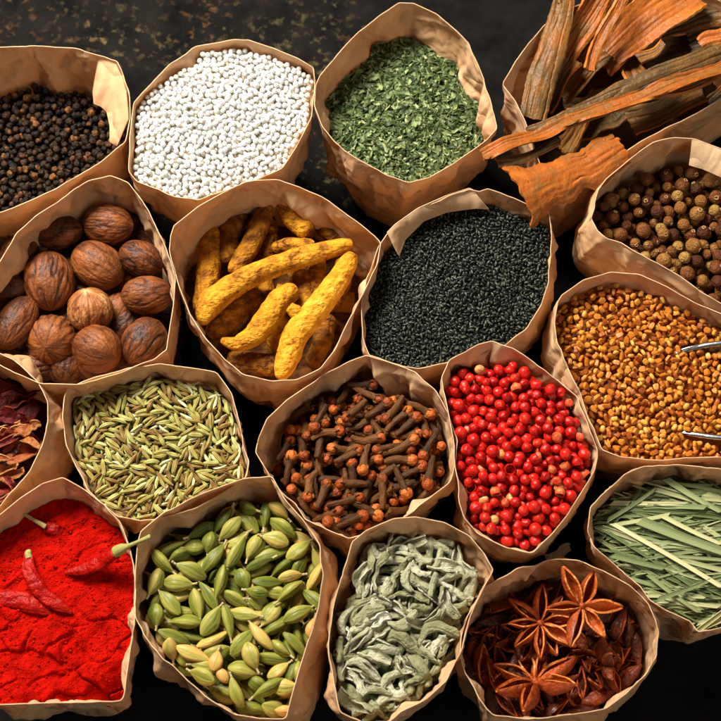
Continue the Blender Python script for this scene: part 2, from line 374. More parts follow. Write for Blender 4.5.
# ------------------------------------------------------------------ pile building
def wall_excess(B, pts, margin=.0003):
    """largest push (xy vector) needed to bring the points inside the bag wall"""
    pts = pts[pts[:, 2] < B.zr - .0015]
    if not len(pts): return np.zeros(2)
    if not hasattr(B, 'polar'):
        B.pa = np.linspace(-math.pi, math.pi, 181); B.polar = []
        for k in range(NR):
            d = B.rows[k, :, :2] - B.c; a = np.arctan2(d[:, 1], d[:, 0]); rr = np.hypot(d[:, 0], d[:, 1]); o = np.argsort(a)
            B.polar.append(np.interp(B.pa, np.r_[a[o][-1] - 2 * math.pi, a[o], a[o][0] + 2 * math.pi], np.r_[rr[o][-1], rr[o], rr[o][0]]))
        B.polar = np.array(B.polar)
    k = np.clip(np.searchsorted(B.t, 1 - pts[:, 2] / B.zr), 0, NR - 1); d = pts[:, :2] - B.c; a = np.arctan2(d[:, 1], d[:, 0]); rr = np.hypot(d[:, 0], d[:, 1])
    j = np.clip(((a + math.pi) / (2 * math.pi) * 180).round().astype(int), 0, 180); ex = rr - (B.polar[k, j] - margin); m = ex.argmax()
    return -d[m] / (rr[m] + 1e-9) * ex[m] if ex[m] > 0 else np.zeros(2)
def inside(poly, X, Y):
    r = np.zeros(X.shape, bool); n = len(poly)
    for i in range(n):
        x1, y1 = poly[i]; x2, y2 = poly[(i + 1) % n]
        if y1 == y2: continue
        c = ((y1 > Y) != (y2 > Y)) & (X < (x2 - x1) * (Y - y1) / (y2 - y1) + x1)
        r ^= c
    return r
class Pile:
    def __init__(s, B, res, under, inset=None, pad=0.0, fn=None, minpx=-60, maxpx=790):
        inset = under * -.05 if inset is None else inset
        ring = cblur(grow(B.ringc, -inset), 3)[::4]
        s.B = B; s.res = res; lo = ring.min(0) - .004; hi = ring.max(0) + .004
        s.lo = lo; s.nx, s.ny = np.ceil((hi - lo) / res).astype(int)
        xs = lo[0] + (np.arange(s.nx) + .5) * res; ys = lo[1] + (np.arange(s.ny) + .5) * res
        s.X, s.Y = np.meshgrid(xs, ys, indexing='ij')
        s.ok = inside(ring, s.X, s.Y)
        tcc = B.depth / B.zr
        for k_ in np.where((B.t > tcc * .85) & (B.t < tcc + .02 + under / B.zr))[0][::3]: s.ok &= inside(cblur(grow(B.rows[k_, :, :2], -(.0002 + pad)), 2)[::4], s.X, s.Y)
        dx, dy = s.X - B.c[0], s.Y - B.c[1]; rad = np.sqrt(((ring - B.c) ** 2).sum(1)).mean()
        s.target = B.zc + B.dome * (1 - (dx * dx + dy * dy) / rad ** 2) + B.slope[0] * dx + B.slope[1] * dy + .0007 * wob(np.stack([s.X, s.Y, s.X * 0], -1).reshape(-1, 3), 120, 5).reshape(s.X.shape)
        if fn is not None: s.target = s.target + fn(s.X, s.Y)
        s.base = s.target - under; s.H = np.where(s.ok, s.base, 1.0)
        s.ids = np.full(s.X.shape, -1); s.items = []
        s.cells = np.argwhere(s.ok)
        px, py = PX(np.stack([s.X, s.Y, s.target], -1)); s.vis = (px > minpx) & (px < maxpx) & (py > minpx) & (py < maxpx)
        s.cells = np.argwhere(s.ok & s.vis)
    def foot(s, sp):
        """sp (k,4) rotated spheres; returns patch offsets, bottom & top arrays"""
        res = s.res
        x0 = math.floor((sp[:, 0] - sp[:, 3]).min() / res); x1 = math.ceil((sp[:, 0] + sp[:, 3]).max() / res)
        y0 = math.floor((sp[:, 1] - sp[:, 3]).min() / res); y1 = math.ceil((sp[:, 1] + sp[:, 3]).max() / res)
        gx = np.arange(x0, x1 + 1) * res; gy = np.arange(y0, y1 + 1) * res
        d2 = sp[:, 3, None, None] ** 2 - (gx[None, :, None] - sp[:, 0, None, None]) ** 2 - (gy[None, None, :] - sp[:, 1, None, None]) ** 2
        h = np.sqrt(np.maximum(d2, 0)); m = d2 > 0
        bot = np.where(m, sp[:, 2, None, None] - h, 9).min(0); top = np.where(m, sp[:, 2, None, None] + h, -9).max(0)
        return x0, y0, bot, top
    def z_at(s, ci, cj, ft):
        x0, y0, bot, top = ft; i0, j0 = ci + x0, cj + y0; i1, j1 = i0 + bot.shape[0], j0 + bot.shape[1]
        if i0 < 0 or j0 < 0 or i1 > s.nx or j1 > s.ny: return 9.
        return float((s.H[i0:i1, j0:j1] - bot).max())
    def commit(s, ci, cj, ft, z, data):
        x0, y0, bot, top = ft; i0, j0 = ci + x0, cj + y0; sl = (slice(i0, i0 + bot.shape[0]), slice(j0, j0 + bot.shape[1]))
        n = top + z; up = n > s.H[sl]; s.H[sl] = np.where(up, n, s.H[sl]); s.ids[sl] = np.where(up, len(s.items), s.ids[sl])
        s.items.append(data)
    def cell(s, x, y): return int((x - s.lo[0]) / s.res), int((y - s.lo[1]) / s.res)
    def drop_at(s, x, y, sp, Rm, data):
        ci, cj = s.cell(x, y); q = sp.copy(); q[:, :3] = sp[:, :3] @ Rm.T; ft = s.foot(q); z = s.z_at(ci, cj, ft)
        if z > .5: return None
        s.commit(ci, cj, ft, z, data + (Rm, np.array([s.lo[0] + (ci + .5) * s.res, s.lo[1] + (cj + .5) * s.res, z])))
        return z
    def fill(s, kinds, n, yawfn, cand=6, tries=3, fit=.8, hz=None, roll=True, seed=1, jit=.25, overlap=0.0, stop=500, L=None, allow=.001):
        """kinds: list of sphere-sets; adds n items lowest-first"""
        r = np.random.default_rng(seed); miss = 0
        for it in range(n):
            gap = None; idx = r.integers(0, len(s.cells), 60); cc = s.cells[idx]
            g = s.H[cc[:, 0], cc[:, 1]] - s.target[cc[:, 0], cc[:, 1]]; o_ = np.argsort(g); cc = cc[np.r_[o_[:(cand + 1) // 2], r.choice(o_[:30], cand // 2, replace=False)]]
            k = int(r.integers(0, len(kinds))); sp = kinds[k]; best = None
            for ci, cj in cc:
                for _ in range(tries):
                    yaw = yawfn(r); Ra = rotz(yaw); pitch = r.normal() * jit
                    if L and fit:
                        a = L[k] * .4; ox, oy = math.cos(yaw) * a / s.res, math.sin(yaw) * a / s.res
                        i1, j1, i2, j2 = int(ci + ox), int(cj + oy), int(ci - ox), int(cj - oy)
                        if not (0 <= i1 < s.nx and 0 <= i2 < s.nx and 0 <= j1 < s.ny and 0 <= j2 < s.ny): continue
                        h1, h2 = s.H[i1, j1], s.H[i2, j2]
                        if h1 > .5 or h2 > .5: continue
                        pitch = math.atan2(h1 - h2, 2 * a) * fit + r.normal() * jit * .4
                        pitch = max(-.7, min(.7, pitch))
                    Rm = Ra @ roty(-pitch) @ (rotx(r.uniform(0, 6.283)) if roll else rotx(r.normal() * .3))
                    q = sp.copy(); q[:, :3] = sp[:, :3] @ Rm.T; ft = s.foot(q); z = s.z_at(ci, cj, ft)
                    if z > .5: continue
                    sc = z + q[:, 2].max() - s.target[ci, cj]
                    if best is None or sc < best[0]: best = (sc, ci, cj, ft, z, Rm)
            if best is None or best[0] > allow + max(sp[:, 3]) * 1.2: 
                miss += 1
                if miss > stop: break
                continue
            sc, ci, cj, ft, z, Rm = best
            z -= overlap
            s.commit(ci, cj, ft, z, (k, Rm, np.array([s.lo[0] + (ci + .5) * s.res, s.lo[1] + (cj + .5) * s.res, z])))
    def visibility(s):
        """cells seen along the camera's slant"""
        px, py = PX(np.stack([s.X, s.Y, s.H], -1)); ok = (s.ids >= 0) & (px > -6) & (px < IMG + 6) & (py > -6) & (py < IMG + 6)
        return np.bincount(s.ids[ok], minlength=len(s.items)) if ok.any() else np.zeros(len(s.items), int)
    def bed(s, g_name, m, label, cat, extra=None, tint=.4, drop=.0):
        """dark-tinted filler surface underneath, with any leftover pieces joined in"""
        st = max(1, int(.0009 / s.res)); ii = np.arange(0, s.nx, st); jj = np.arange(0, s.ny, st)
        ring = cblur(grow(s.B.ringc, -.0002), 3)[::4]
        X = s.X[np.ix_(ii, jj)]; Y = s.Y[np.ix_(ii, jj)]; Z = s.base[np.ix_(ii, jj)] - drop; ok = inside(ring, X, Y)
        n1, n2 = X.shape; idx = -np.ones(X.shape, int); idx[ok] = np.arange(ok.sum())
        a, b, c, d = idx[:-1, :-1], idx[1:, :-1], idx[1:, 1:], idx[:-1, 1:]; f = (a >= 0) & (b >= 0) & (c >= 0) & (d >= 0)
        v = np.stack([X[ok], Y[ok], Z[ok]], 1); q = np.stack([a[f], b[f], c[f], d[f]], 1)
        gs = [G(v, q, None, np.full(len(v), tint))] + (extra or [])  # low tint paints the shade of the gaps into this filler surface
        return tag(obj(g_name, mesh(g_name, join(gs), m)), label, cat, None, "stuff")

CLOCK = ['twelve', 'one', 'two', 'three', 'four', 'five', 'six', 'seven', 'eight', 'nine', 'ten', 'eleven']
def where(B, p):
    x, y = PX(p); dx, dy = (x - B.cpx[0]) / B.half[0], (y - B.cpx[1]) / B.half[1]
    rr = math.hypot(dx, dy); h = CLOCK[int(round(math.degrees(math.atan2(dx, -dy)) / 30)) % 12]
    return rr, h, x, y
def lie(Rm, two=False):
    """in which direction of the picture the long axis lies"""
    a = math.degrees(math.atan2(Rm[1][0], Rm[0][0])) % 180
    return ['lying level', 'slanting right', 'pointing up', 'slanting left'][int(((a + 22.5) % 180) // 45)]
USED = {}
def uniq(base):
    n = USED.get(base, 0); USED[base] = n + 1
    return n
FINAL = []        # (object, B, stem of label, position) resolved at the end so that labels single things out
def later(o, B, stem, p): FINAL.append((o, B, stem, np.array(p)))
def resolve():
    from collections import defaultdict
    d = defaultdict(list)
    for o, B, stem, p in FINAL:
        rr, h, x, y = where(B, p)
        ring = 'by the rim' if rr > .75 else ('far out' if rr > .5 else ('midway out' if rr > .27 else 'near the middle'))
        lab = f"{stem}, {ring} towards {h} o'clock"
        d[lab].append((o, x, y))
    for lab, L in d.items():
        if len(L) == 1: L[0][0]["label"] = lab; continue
        sx = max(a[1] for a in L) - min(a[1] for a in L); sy = max(a[2] for a in L) - min(a[2] for a in L)
        L.sort(key=lambda a: a[1] if sx > sy else a[2])
        w = (['left one', 'right one'] if sx > sy else ['upper one', 'lower one']) if len(L) == 2 else \
            [f"{['first','second','third','fourth','fifth','sixth','seventh','eighth','ninth','tenth','eleventh','twelfth','thirteenth','fourteenth','fifteenth','sixteenth','seventeenth','eighteenth','nineteenth','twentieth'][min(i,19)]} from {'left' if sx > sy else 'top'}" for i in range(len(L))]
        for a, t in zip(L, w): a[0]["label"] = f"{lab}, {t}"

# ------------------------------------------------------------------ the bags
BAGS = {}
def bag(key, *a, **k): BAGS[key] = make_bag(key, *a, seed=len(BAGS), **k); return BAGS[key]
bag('black', [(-50,70),(-20,52),(0,47.5),(37,46),(79,49),(100,56),(117,61),(124,77),(129,92),(130,120),(125,142),(100,162),(75,177),(32,200),(0,212),(-40,222),(-58,150)],
    .033, "paper bag of black peppercorns at the top left corner", s_in=.88, slope=(0, -.05))
bag('pearl', [(134,103),(148,88),(170,64),(193.5,47),(234,40),(248,40),(275,49),(297.5,59),(313,68),(314,90),(311,117),(297,145),(282,168),(259,178),(231,188),(198,199),(175.5,196),(137,181),(129,171),(130,136)],
    .0075, "paper bag brimming with white pearls in the top row", s_in=.985, dome=.004, crease=.6)
bag('herb', [(316,87),(320,76),(338,54),(358,33.5),(381.5,14.5),(399,3),(413.6,3.5),(437,14.5),(451.5,27.7),(469,43.7),(481,73),(489,96),(496.6,128),(486.4,140),(454,163),(428,177.7),(409,182),(387,175),(358,157),(335,142.7),(322,125),(314.6,105)],
    .024, "paper bag of chopped dried green herb in the top row", s_in=.92, slope=(0, -.06), dome=.003)
bag('bark', [(503,84),(515,60),(530,40),(545,25),(570,8),(590,0),(640,-14),(700,-8),(740,10),(765,40),(760,75),(721,97),(694,115),(647,137),(614,157),(590,178),(566,196),(550,190),(538,158),(527,124),(515,100)],
    .045, "paper bag holding sheets of cinnamon bark at the top right corner", s_in=.9)
bag('allspice', [(594,203),(599,190),(606.5,179),(623,165),(640,151),(653,142.5),(673,137.5),(694,139),(721,149),(760,170),(780,220),(775,290),(740,308),(721,303),(700.7,291),(680.6,276),(658,263),(635,250.5),(622,242.5),(608,238),(598,230),(591.5,218)],
    .024, "paper bag of brown allspice berries at the right edge", s_in=.93, bulge=(-.010, -.002), slope=(-.05, 0), zr=H0 + .003, inshift=(.002, 0))
bag('nutmeg', [(-30,300),(-10,275),(0,262),(16,234),(38,215),(58,202),(75,190),(90,181.5),(110,176),(128,183),(143,202),(154,224),(167.5,253),(176,279),(172,311),(166,349),(154,359),(122,372),(80,384),(40,383),(15,372),(-8,358),(-30,335)],
    .026, "paper bag of whole nutmegs at the left edge", s_in=.95)
bag('turmeric', [(171,235),(174,226),(198,207),(220.6,194),(246,181),(278,180),(300,187.5),(329,202),(358,222.6),(380,243),(377,262.5),(364,291),(348,320),(335,348.6),(319.5,368),(297,379),(271.6,380.5),(243,374),(224,358),(208,339),(190,313.5),(179,285),(169.6,250)],
    .030, "paper bag of yellow turmeric roots between nutmegs and black seeds", zr=H0 + .002, s_in=.93)
bag('seed', [(361.5,302),(367,279),(379,247),(387.7,234),(418,209),(447,196),(469,189),(479.5,191.7),(488,189),(511.5,197.5),(535,209),(549,213.5),(551,235),(549.5,253),(548,282),(540.6,305),(526,328.6),(505.7,343),(480,355),(447,362),(418,368),(403.7,366),(389,360.6),(369,355),(363,337)],
    .012, "paper bag of tiny black seeds in the middle of the picture", zr=H0 - .002, s_in=.97, dome=.001, bulge=(.006, 0))
bag('fenugreek', [(557.5,302),(562,295),(583.7,280),(610,272),(639,274.4),(665,286),(691.6,302),(721,313.7),(765,335),(785,390),(770,450),(721,456.5),(686,456.5),(651,459.5),(621.6,456.5),(602.7,449),(592.5,427),(581,395),(569,369),(557.5,343),(554.6,322.5)],
    .012, "paper bag of golden fenugreek seeds at the right edge", s_in=.97, bulge=(-.006, 0), dome=.002)
bag('petal', [(-50,352),(-20,350),(0,354),(20,367),(37,382),(47,402),(46,420),(42,445),(30,472),(12,492),(0,506),(-30,515),(-60,500),(-65,420)],
    .03, "paper bag of dried dark red petals at the left edge", s_in=.93, bulge=(.007, 0))
bag('fennel', [(64.6,396.6),(67.5,388),(94,378),(126,367.5),(161,364),(190,368),(216,373),(231,394),(239,420),(242,446),(248,461),(246,476),(225,492),(195,508),(158,519),(137,519),(117,516),(88,490),(76,466.5),(67.5,446),(63,417)],
    .012, "paper bag of striped green fennel seeds left of centre", zr=H0 - .003, s_in=.97, dome=.002)
bag('clove', [(256,452),(259,437),(267.5,418.5),(288,399.5),(323,376),(349,361.7),(366.5,355),(395.6,364.6),(416,372),(436,391),(448,414),(457,440),(455,461),(448,481),(436,493),(413,512),(393,522),(372,532),(349,538),(326,529),(305,519),(296.6,504),(279,490),(270,475)],
    .018, "paper bag of brown cloves in the centre of the picture", s_in=.955, dome=.002)
bag('pink', [(442,378),(449,360),(468,347.5),(492,339.6),(513,347.5),(535,363.5),(557.7,381),(577,397),(586,419),(596.6,448),(594,470),(580,493),(567,515),(551,534),(532,552),(506.6,547),(478,533),(465,518),(458.7,502),(455.5,473.6),(455.5,448),(449,413)],
    .010, "narrow paper bag of shiny red peppercorns right of centre", zr=H0 + .003, s_in=.965, dome=.003, bulge=(.004, 0))
bag('powder', [(-40,560),(-20,530),(0,515),(21,498),(42,484),(62.6,477.7),(83.5,489),(104,505),(120,522),(129,546.6),(134,574),(134,616),(129,654.5),(122.5,700),(90,702),(45,702.5),(0,704),(-40,700),(-50,630)],
    .019, "paper bag of bright red chili powder in the bottom left corner", s_in=.93)
bag('cardamom', [(141,531),(165,512),(207,492.6),(242,480),(271,477),(285,500),(303,520),(320,545),(323,575),(317,608),(304.5,651),(294,686),(285,718),(259,718),(235,713.6),(214,700),(190,682),(165,658),(148,637),(136,616),(135.7,574),(138,543)],
    .021, "paper bag of green cardamom pods in the bottom row", zr=H0 + .002, s_in=.94, bulge=(.010, -.002))
bag('sage', [(330,633),(337.6,592),(352,542),(367,530.5),(393,519),(416.6,516.4),(443,523),(469,536),(484,554),(492.7,570),(481,592),(469,618),(460.5,650.5),(446,680),(428,697),(408,709),(390,722),(364,724),(340.5,711),(334.6,685.6),(329,656)],
    .014, "paper bag of curled grey sage leaves in the bottom row", zr=H0 + .002, s_in=.95, dome=.002)
bag('anise', [(460.7,656),(462,636),(468,616),(483.6,589),(520,567),(555,560),(578,561),(602.6,570.5),(630,586),(648,604),(657.5,631.5),(656,656),(645,674),(627,692.6),(605.6,708),(572,714),(526,718.5),(493,714),(480.5,698.7),(465,674)],
    .030, "paper bag of star anise in the bottom row", zr=H0 - .004, s_in=.95, bulge=(.003, 0))
bag('grass', [(591,507),(602.5,495),(625,475),(645,467.5),(680,466),(721,469),(775,488),(790,550),(770,605),(721,627),(698.5,631),(690,620),(667,610),(650,600),(640,587),(627,575),(612.5,562),(595,547),(587.5,530)],
    .014, "paper bag of cut lemongrass strips at the lower right edge", zr=H0 + .002, s_in=.95)
flap(BAGS['seed'], [((387,232), (399,256)), ((395,224), (405,240)), ((418,208), (424,221)), ((447,195), (447,212)), ((469,188), (476,208)), ((473,190), (489,209))], (.0012, -.0065))
flap(BAGS['black'], [((98,57), (97,66)), ((103,58), (93,92)), ((109,60), (94,104)), ((116,64), (101,107)), ((122,76), (107,112)), ((126,90), (110,126)), ((128,108), (110,142)), ((128,120), (117,146))], (-.001, -.012), 'inner_fold', .36)
flap(BAGS['allspice'], [((692,139), (689,165)), ((705,143), (703,169)), ((721,150), (721,177)), ((745,161), (745,188))], (.001, -.008), "overlapping_seam", .55)

# ------------------------------------------------------------------ content kinds
def put(P_, name, meshes, mk_label=None, shared=None, cat="", group="", limit=300, parts=None, geo=None, bed=None, bedmat=None, stem=None):
    """turn pile items into objects. meshes: list over kinds of [(part name, mesh data)], first entry = the thing"""
    vis = P_.visibility(); order = np.argsort(-vis, kind='stable'); extra = []; n = 0
    for q in order:
        k, Rm, p = P_.items[q][-3:]
        if len(P_.items) < 1300 and geo is not None:
            gv = geo[k].v[::5] @ np.asarray(Rm).T; p = p.copy(); bad = False
            for _ in range(4):
                e_ = wall_excess(P_.B, gv + p)
                if not e_.any(): break
                p[:2] += e_ * 1.05
            else: bad = np.hypot(*wall_excess(P_.B, gv + p)) > .0007
            if bad: continue
        if vis[q] == 0:
            if geo is not None and p[2] > P_.target[P_.cell(p[0], p[1])] - .005: extra.append(geo[k].xf(Rm, p))
            elif geo is not None: pass
            continue
        if n >= limit:
            extra.append(geo[k].xf(Rm, p)); continue
        n += 1
        ms = meshes[k]
        if len(ms) == 1: o = obj(name, ms[0][1], None, Rm, p)
        else:
            o = obj(name, None, None, Rm, p)
            for pn, md in ms: obj(pn, md, o)
        tag(o, None, cat, group)
        if stem: later(o, P_.B, stem(k, Rm), p)
        else: o["label"] = shared[k] if isinstance(shared, list) else shared
    return extra
any_yaw = lambda r: r.uniform(0, 6.283)
S1 = lambda r: np.array([[0, 0, 0, r]])
def cap_s(L, r, n=5, taper=0):     # capsule chain of spheres along X
    x = np.linspace(-(L / 2 - r * .8), L / 2 - r * .8, n); rr = r * (1 - taper * abs(np.linspace(-1, 1, n)) ** 2)
    return np.stack([x, x * 0, x * 0, rr], 1)

# --- black peppercorns
m = mat("black pepper skin", [(0, (.005, .0035, .003)), (.38, (.018, .011, .007)), (.6, (.085, .036, .014)), (.85, (.28, .11, .03)), (1, (.36, .19, .07))], .38, 700, .3, 1.0, 1400, .0009, .5)
V = [sphere(r, 26, 18, .17, s, 1500) for s, r in enumerate([.0016, .00175, .0015, .0019, .0014, .0017, .0018, .0016, .0018, .0017])]
for i, g in enumerate(V): g.c[:] = [.27, .42, .2, .4, .62, .32, .72, .25, .5, .4][i] + .25 * wob(g.v, 900, i)
p = Pile(BAGS['black'], .0004, .007); p.fill([S1(abs(g.v).max() * .93) for g in V], 1400, any_yaw, 6, 1, seed=2)
col = ['near-black', 'dark brown', 'near-black', 'dark brown', 'reddish brown', 'near-black', 'light brown', 'near-black', 'dark brown', 'dark brown']
ex = put(p, "peppercorn", [[("peppercorn", mesh("peppercorn", g, m))] for g in V], stem=lambda k, Rm: f"wrinkled {col[k]} peppercorn", cat="peppercorn", group="black peppercorns heaped in their bag", geo=V)
p.bed("peppercorn_heap", m, "deeper mass of black peppercorns under the top layer", "peppercorns", ex, .0)

# --- white pearls
m = mat("white pearl", [(0, (.56, .46, .30)), (1, (.84, .84, .83))], .45, 500, .1, .05, 900, .0002, .4)
V = [sphere(r, 16, 10) for r in [.00126, .00132, .0012, .00137, .00129]]
for i, g in enumerate(V): g.c[:] = [.8, .95, .7, 1, .85][i]
p = Pile(BAGS['pearl'], .00025, .0026); p.fill([S1(abs(g.v).max()) for g in V], 2700, any_yaw, 10, 1, seed=3, allow=.0004)
ex = put(p, "white_pearl", [[("white_pearl", mesh("white_pearl", g, m))] for g in V], shared="tiny smooth white ball among the many filling its bag", cat="white pearl", group="white pearls filling their bag", geo=V)
mb = mat("pearl dust", [(0, (.45, .36, .2)), (1, (.7, .6, .4))], .8)
p.bed("pearl_heap", m, "remaining white pearls packed between the larger looking ones", "pearls", ex, .0)

# --- dried green herb
m = mat("dried herb flake", [(0, (.014, .028, .008)), (.3, (.045, .075, .022)), (.55, (.115, .165, .055)), (.8, (.27, .34, .14)), (1, (.50, .50, .24))], .45, 500, .16, .5, 1200, .0004, .5, transl=.08)
def flake(s, L, W):
    r = np.random.default_rng(s); cu = r.uniform(-1, 1); tw = r.uniform(-1.2, 1.2); sk = r.uniform(-.4, .4)
    def fn(U, V_):
        w = W / 2 * np.sin(np.pi * (.12 + .76 * U)) ** .6 * (1 + .25 * np.sin(7 * U + s))
        x = (U - .5) * L + sk * w * V_; y = w * V_; z = cu * .35 * W * V_ ** 2 + .12 * L * np.sin(3 * U + s) + tw * (U - .5) * V_ * W * .5
        return np.stack([x, y, z], -1)
    g = sheet(fn, 6, 4, .00012); g.c[:] = r.choice([.3, .5, .6, .78, .4, .55, .92]) + r.normal() * .07; return g
V = [flake(s, *d) for s, d in enumerate([(a * 1.15, b * 1.15) for a, b in [(.0034, .0015), (.0028, .0017), (.0040, .0013), (.0024, .0016), (.0038, .0018), (.0030, .0011), (.0026, .0020), (.0044, .0012), (.0022, .0014), (.0050, .0007), (.0034, .0019), (.0029, .0014)]])]
K = [cap_s(g.v[:, 0].max() - g.v[:, 0].min(), .00034, 4) for g in V]
p = Pile(BAGS['herb'], .00035, .0022); p.fill(K, 7000, any_yaw, 4, 1, seed=4, L=[.0032] * len(V), roll=False, jit=.8, overlap=.00014, allow=.0022, stop=3000)
vis = p.visibility(); ex = [V[it[0]].xf(it[1] @ rotx(float(rng.normal() * .7)), it[2]) for q, it in enumerate(p.items) if vis[q] > 0 or it[2][2] > p.target.mean() - .01]
p.bed("dried_herb", m, "chopped dried green herb flakes filling the bag in the top row", "dried herb", ex, .05)

# --- allspice
m = mat("allspice skin", [(0, (.03, .010, .004)), (.3, (.14, .036, .009)), (.55, (.29, .115, .024)), (.8, (.42, .24, .060)), (1, (.66, .44, .20))], .36, 420, .28, 1.0, 1100, .0016, .5)
def allspice(s, r):
    g = sphere(r, 26, 18, .04, s, 900)
    ring = tube([(r * .26 * math.cos(a), r * .26 * math.sin(a), r * 1.0) for a in np.linspace(0, 6.0, 12)], [r * .09] * 12, 6, 16, s, .2, 3000)
    ring.c[:] = .95; return [g, ring]
V = [allspice(s, r) for s, r in enumerate([.0034, .003, .0027, .0037, .0024, .0032, .0029, .0035, .0026, .0031])]
tt = [.35, .55, .25, .6, .45, .15, .75, .4, .5, .3]; cn = ['brown', 'tan brown', 'dark red-brown', 'tan brown', 'brown', 'dark red-brown', 'olive tan', 'brown', 'tan brown', 'dark brown']
for g, t_ in zip(V, tt): g[0].c[:] = t_
p = Pile(BAGS['allspice'], .0004, .011); p.fill([S1(abs(g[0].v).max()) for g in V], 480, any_yaw, 6, 1, seed=9, allow=.0015)
for i, it in enumerate(p.items):                      # random orientation, crowns mostly sideways/up
    p.items[i] = (it[0], it[1] @ rotx(float(rng.normal() * .9)), it[2])
sz = [.0034, .003, .0027, .0037, .0024, .0032, .0029, .0035, .0026, .0031]
ex = put(p, "allspice_berry", [[("berry", mesh("berry", g[0], m)), ("crown", mesh("crown", g[1], m))] for g in V], cat="allspice berry", group="allspice berries heaped in their bag",
         stem=lambda k, Rm: f"{'large' if sz[k] > .0031 else 'small'} {cn[k]} allspice berry", geo=[join(g) for g in V])
p.bed("allspice_heap", m, "deeper allspice berries under the top layer", "allspice", ex, .0)

# --- black seeds
m = mat("black seed", [(0, (.004, .005, .005)), (.5, (.016, .021, .016)), (.85, (.085, .098, .066)), (1, (.30, .29, .15))], .30, 800, .15, .3, 1500, .0003, .6)
V = [pod(L, r_, 9, .42, .00012, nr=7, ns=7, seed=s) for s, (L, r_) in enumerate([(a * 1.2, b * 1.2) for a, b in [(.0021, .00045), (.0019, .0005), (.0023, .00042), (.0018, .00048), (.0020, .00052), (.0022, .00047)]])]
for i, g in enumerate(V): g.c[:] = [.4, .55, .5, .62, .3, .78][i]
p = Pile(BAGS['seed'], .00028, .0016); p.fill([cap_s(.0023, .00054, 3) for g in V], 6500, any_yaw, 3, 1, seed=5, L=[.002] * len(V), jit=.3, allow=.0003, overlap=.00004)
ex = put(p, "black_seed", [[("black_seed", mesh("black_seed", g, m))] for g in V], shared="tiny glossy black seed in the bag in the middle of the picture", cat="black seed", group="tiny black seeds filling their bag", geo=V)
p.bed("black_seed_heap", m, "tiny glossy black seeds filling the central bag", "black seeds", ex, .0)

# --- fenugreek with a steel scoop sunk in it
m = mat("fenugreek seed", [(0, (.14, .030, .006)), (.25, (.36, .085, .010)), (.5, (.58, .20, .022)), (.75, (.70, .34, .055)), (.92, (.76, .50, .15)), (1, (.35, .28, .08))], .38, 500, .12, .4, 1300, .0003, .5, sss=.1)
def feg(s, L, w):
    r = np.random.default_rng(s); f = lambda U, Ph: (np.abs(np.cos(Ph)) ** 7 + np.abs(np.sin(Ph)) ** 7) ** (-1 / 7) * (1 - .13 * np.exp(-((U - .5 - r.uniform(-.15, .15)) / .06) ** 2) * (np.cos(Ph) > 0))
    return tube([(-L / 2, 0, 0), (-L * .2, 0, r.normal() * .0001), (L * .2, 0, 0), (L / 2, 0, 0)], [w * .8, w, w * .9, w * .6], 8, 5, s, .14, 700, sq=(1, .68), fn=f, cap=.9)
V = [feg(s, *d) for s, d in enumerate([(.0042, .0012), (.0037, .0013), (.0047, .00115), (.0033, .0013), (.0039, .0014), (.0045, .0012), (.0035, .0011), (.0041, .0012), (.0038, .0011), (.0036, .0014)])]
tt = [.46, .56, .36, .66, .5, .26, .6, .42, .78, .2]; cn = ['golden', 'golden', 'orange', 'pale yellow', 'golden', 'reddish', 'golden', 'orange', 'pale yellow', 'reddish']
for g, t_ in zip(V, tt): g.c[:] = t_ + .08 * wob(g.v, 700, 3)
B = BAGS['fenugreek']; p = Pile(B, .00032, .0032)
sc_c = P(770, 390, B.zc + .0092); sc_a, sc_b = .0560, .0240
tl = R(9)
def scoop_pt(a, k=1.0, dz=0.0):
    ca, sa = math.cos(a), math.sin(a); x, y = sc_a * k * math.copysign(abs(ca) ** .8, ca), sc_b * k * math.copysign(abs(sa) ** .6, sa)
    return np.array([sc_c[0] + x * math.cos(tl), sc_c[1] + y - .05 * x, sc_c[2] + x * math.sin(tl) + dz - .010 * max(0, -ca - .60) / .40])
ringpts = [scoop_pt(a) for a in np.linspace(0, 2 * math.pi, 500)]
for q in ringpts:
    i, j = p.cell(q[0], q[1])
    for di in range(-3, 4):
        for dj in range(-3, 4):
            if 0 <= i + di < p.nx and 0 <= j + dj < p.ny and p.ok[i + di, j + dj] and q[2] > p.target[i, j] + .0008: p.H[i + di, j + dj] = 1.
p.fill([cap_s(L, w * .88, 3) for L, w in [(.0042, .0012), (.0037, .0013), (.0047, .00115), (.0033, .0013), (.0039, .0014), (.0045, .0012), (.0035, .0011), (.0041, .0012), (.0038, .0011), (.0036, .0014)]], 2300, any_yaw, 5, 2, seed=6, L=[.0036] * 10, jit=.35, allow=.0006)
ex = put(p, "fenugreek_seed", [[("fenugreek_seed", mesh("fenugreek_seed", g, m, False))] for g in V], stem=lambda k, Rm: f"{cn[k]} fenugreek seed", cat="fenugreek seed", group="fenugreek seeds filling their bag", geo=V)
p.bed("fenugreek_heap", m, "golden fenugreek seeds packed around the scoop", "fenugreek seeds", ex, .15)
ms = mat("brushed steel", [(0, (.5, .5, .5)), (1, (.62, .62, .62))], .25, 300, .1, .1, 900, .0001, .5); ms.node_tree.nodes["Principled BSDF"].inputs["Metallic"].default_value = 1
root = obj("scoop", None, None, None, sc_c); tag(root, "shiny metal scoop buried in the golden fenugreek seeds", "scoop")
nu, nv = 64, 14; vs = []
for iv in range(nv):
    kk = math.cos(iv / (nv - 1) * math.pi / 2); dz = -.016 * math.sin(iv / (nv - 1) * math.pi / 2)
    for iu in range(nu): vs.append(scoop_pt(iu / nu * 2 * math.pi, max(kk, .02), dz) - sc_c)
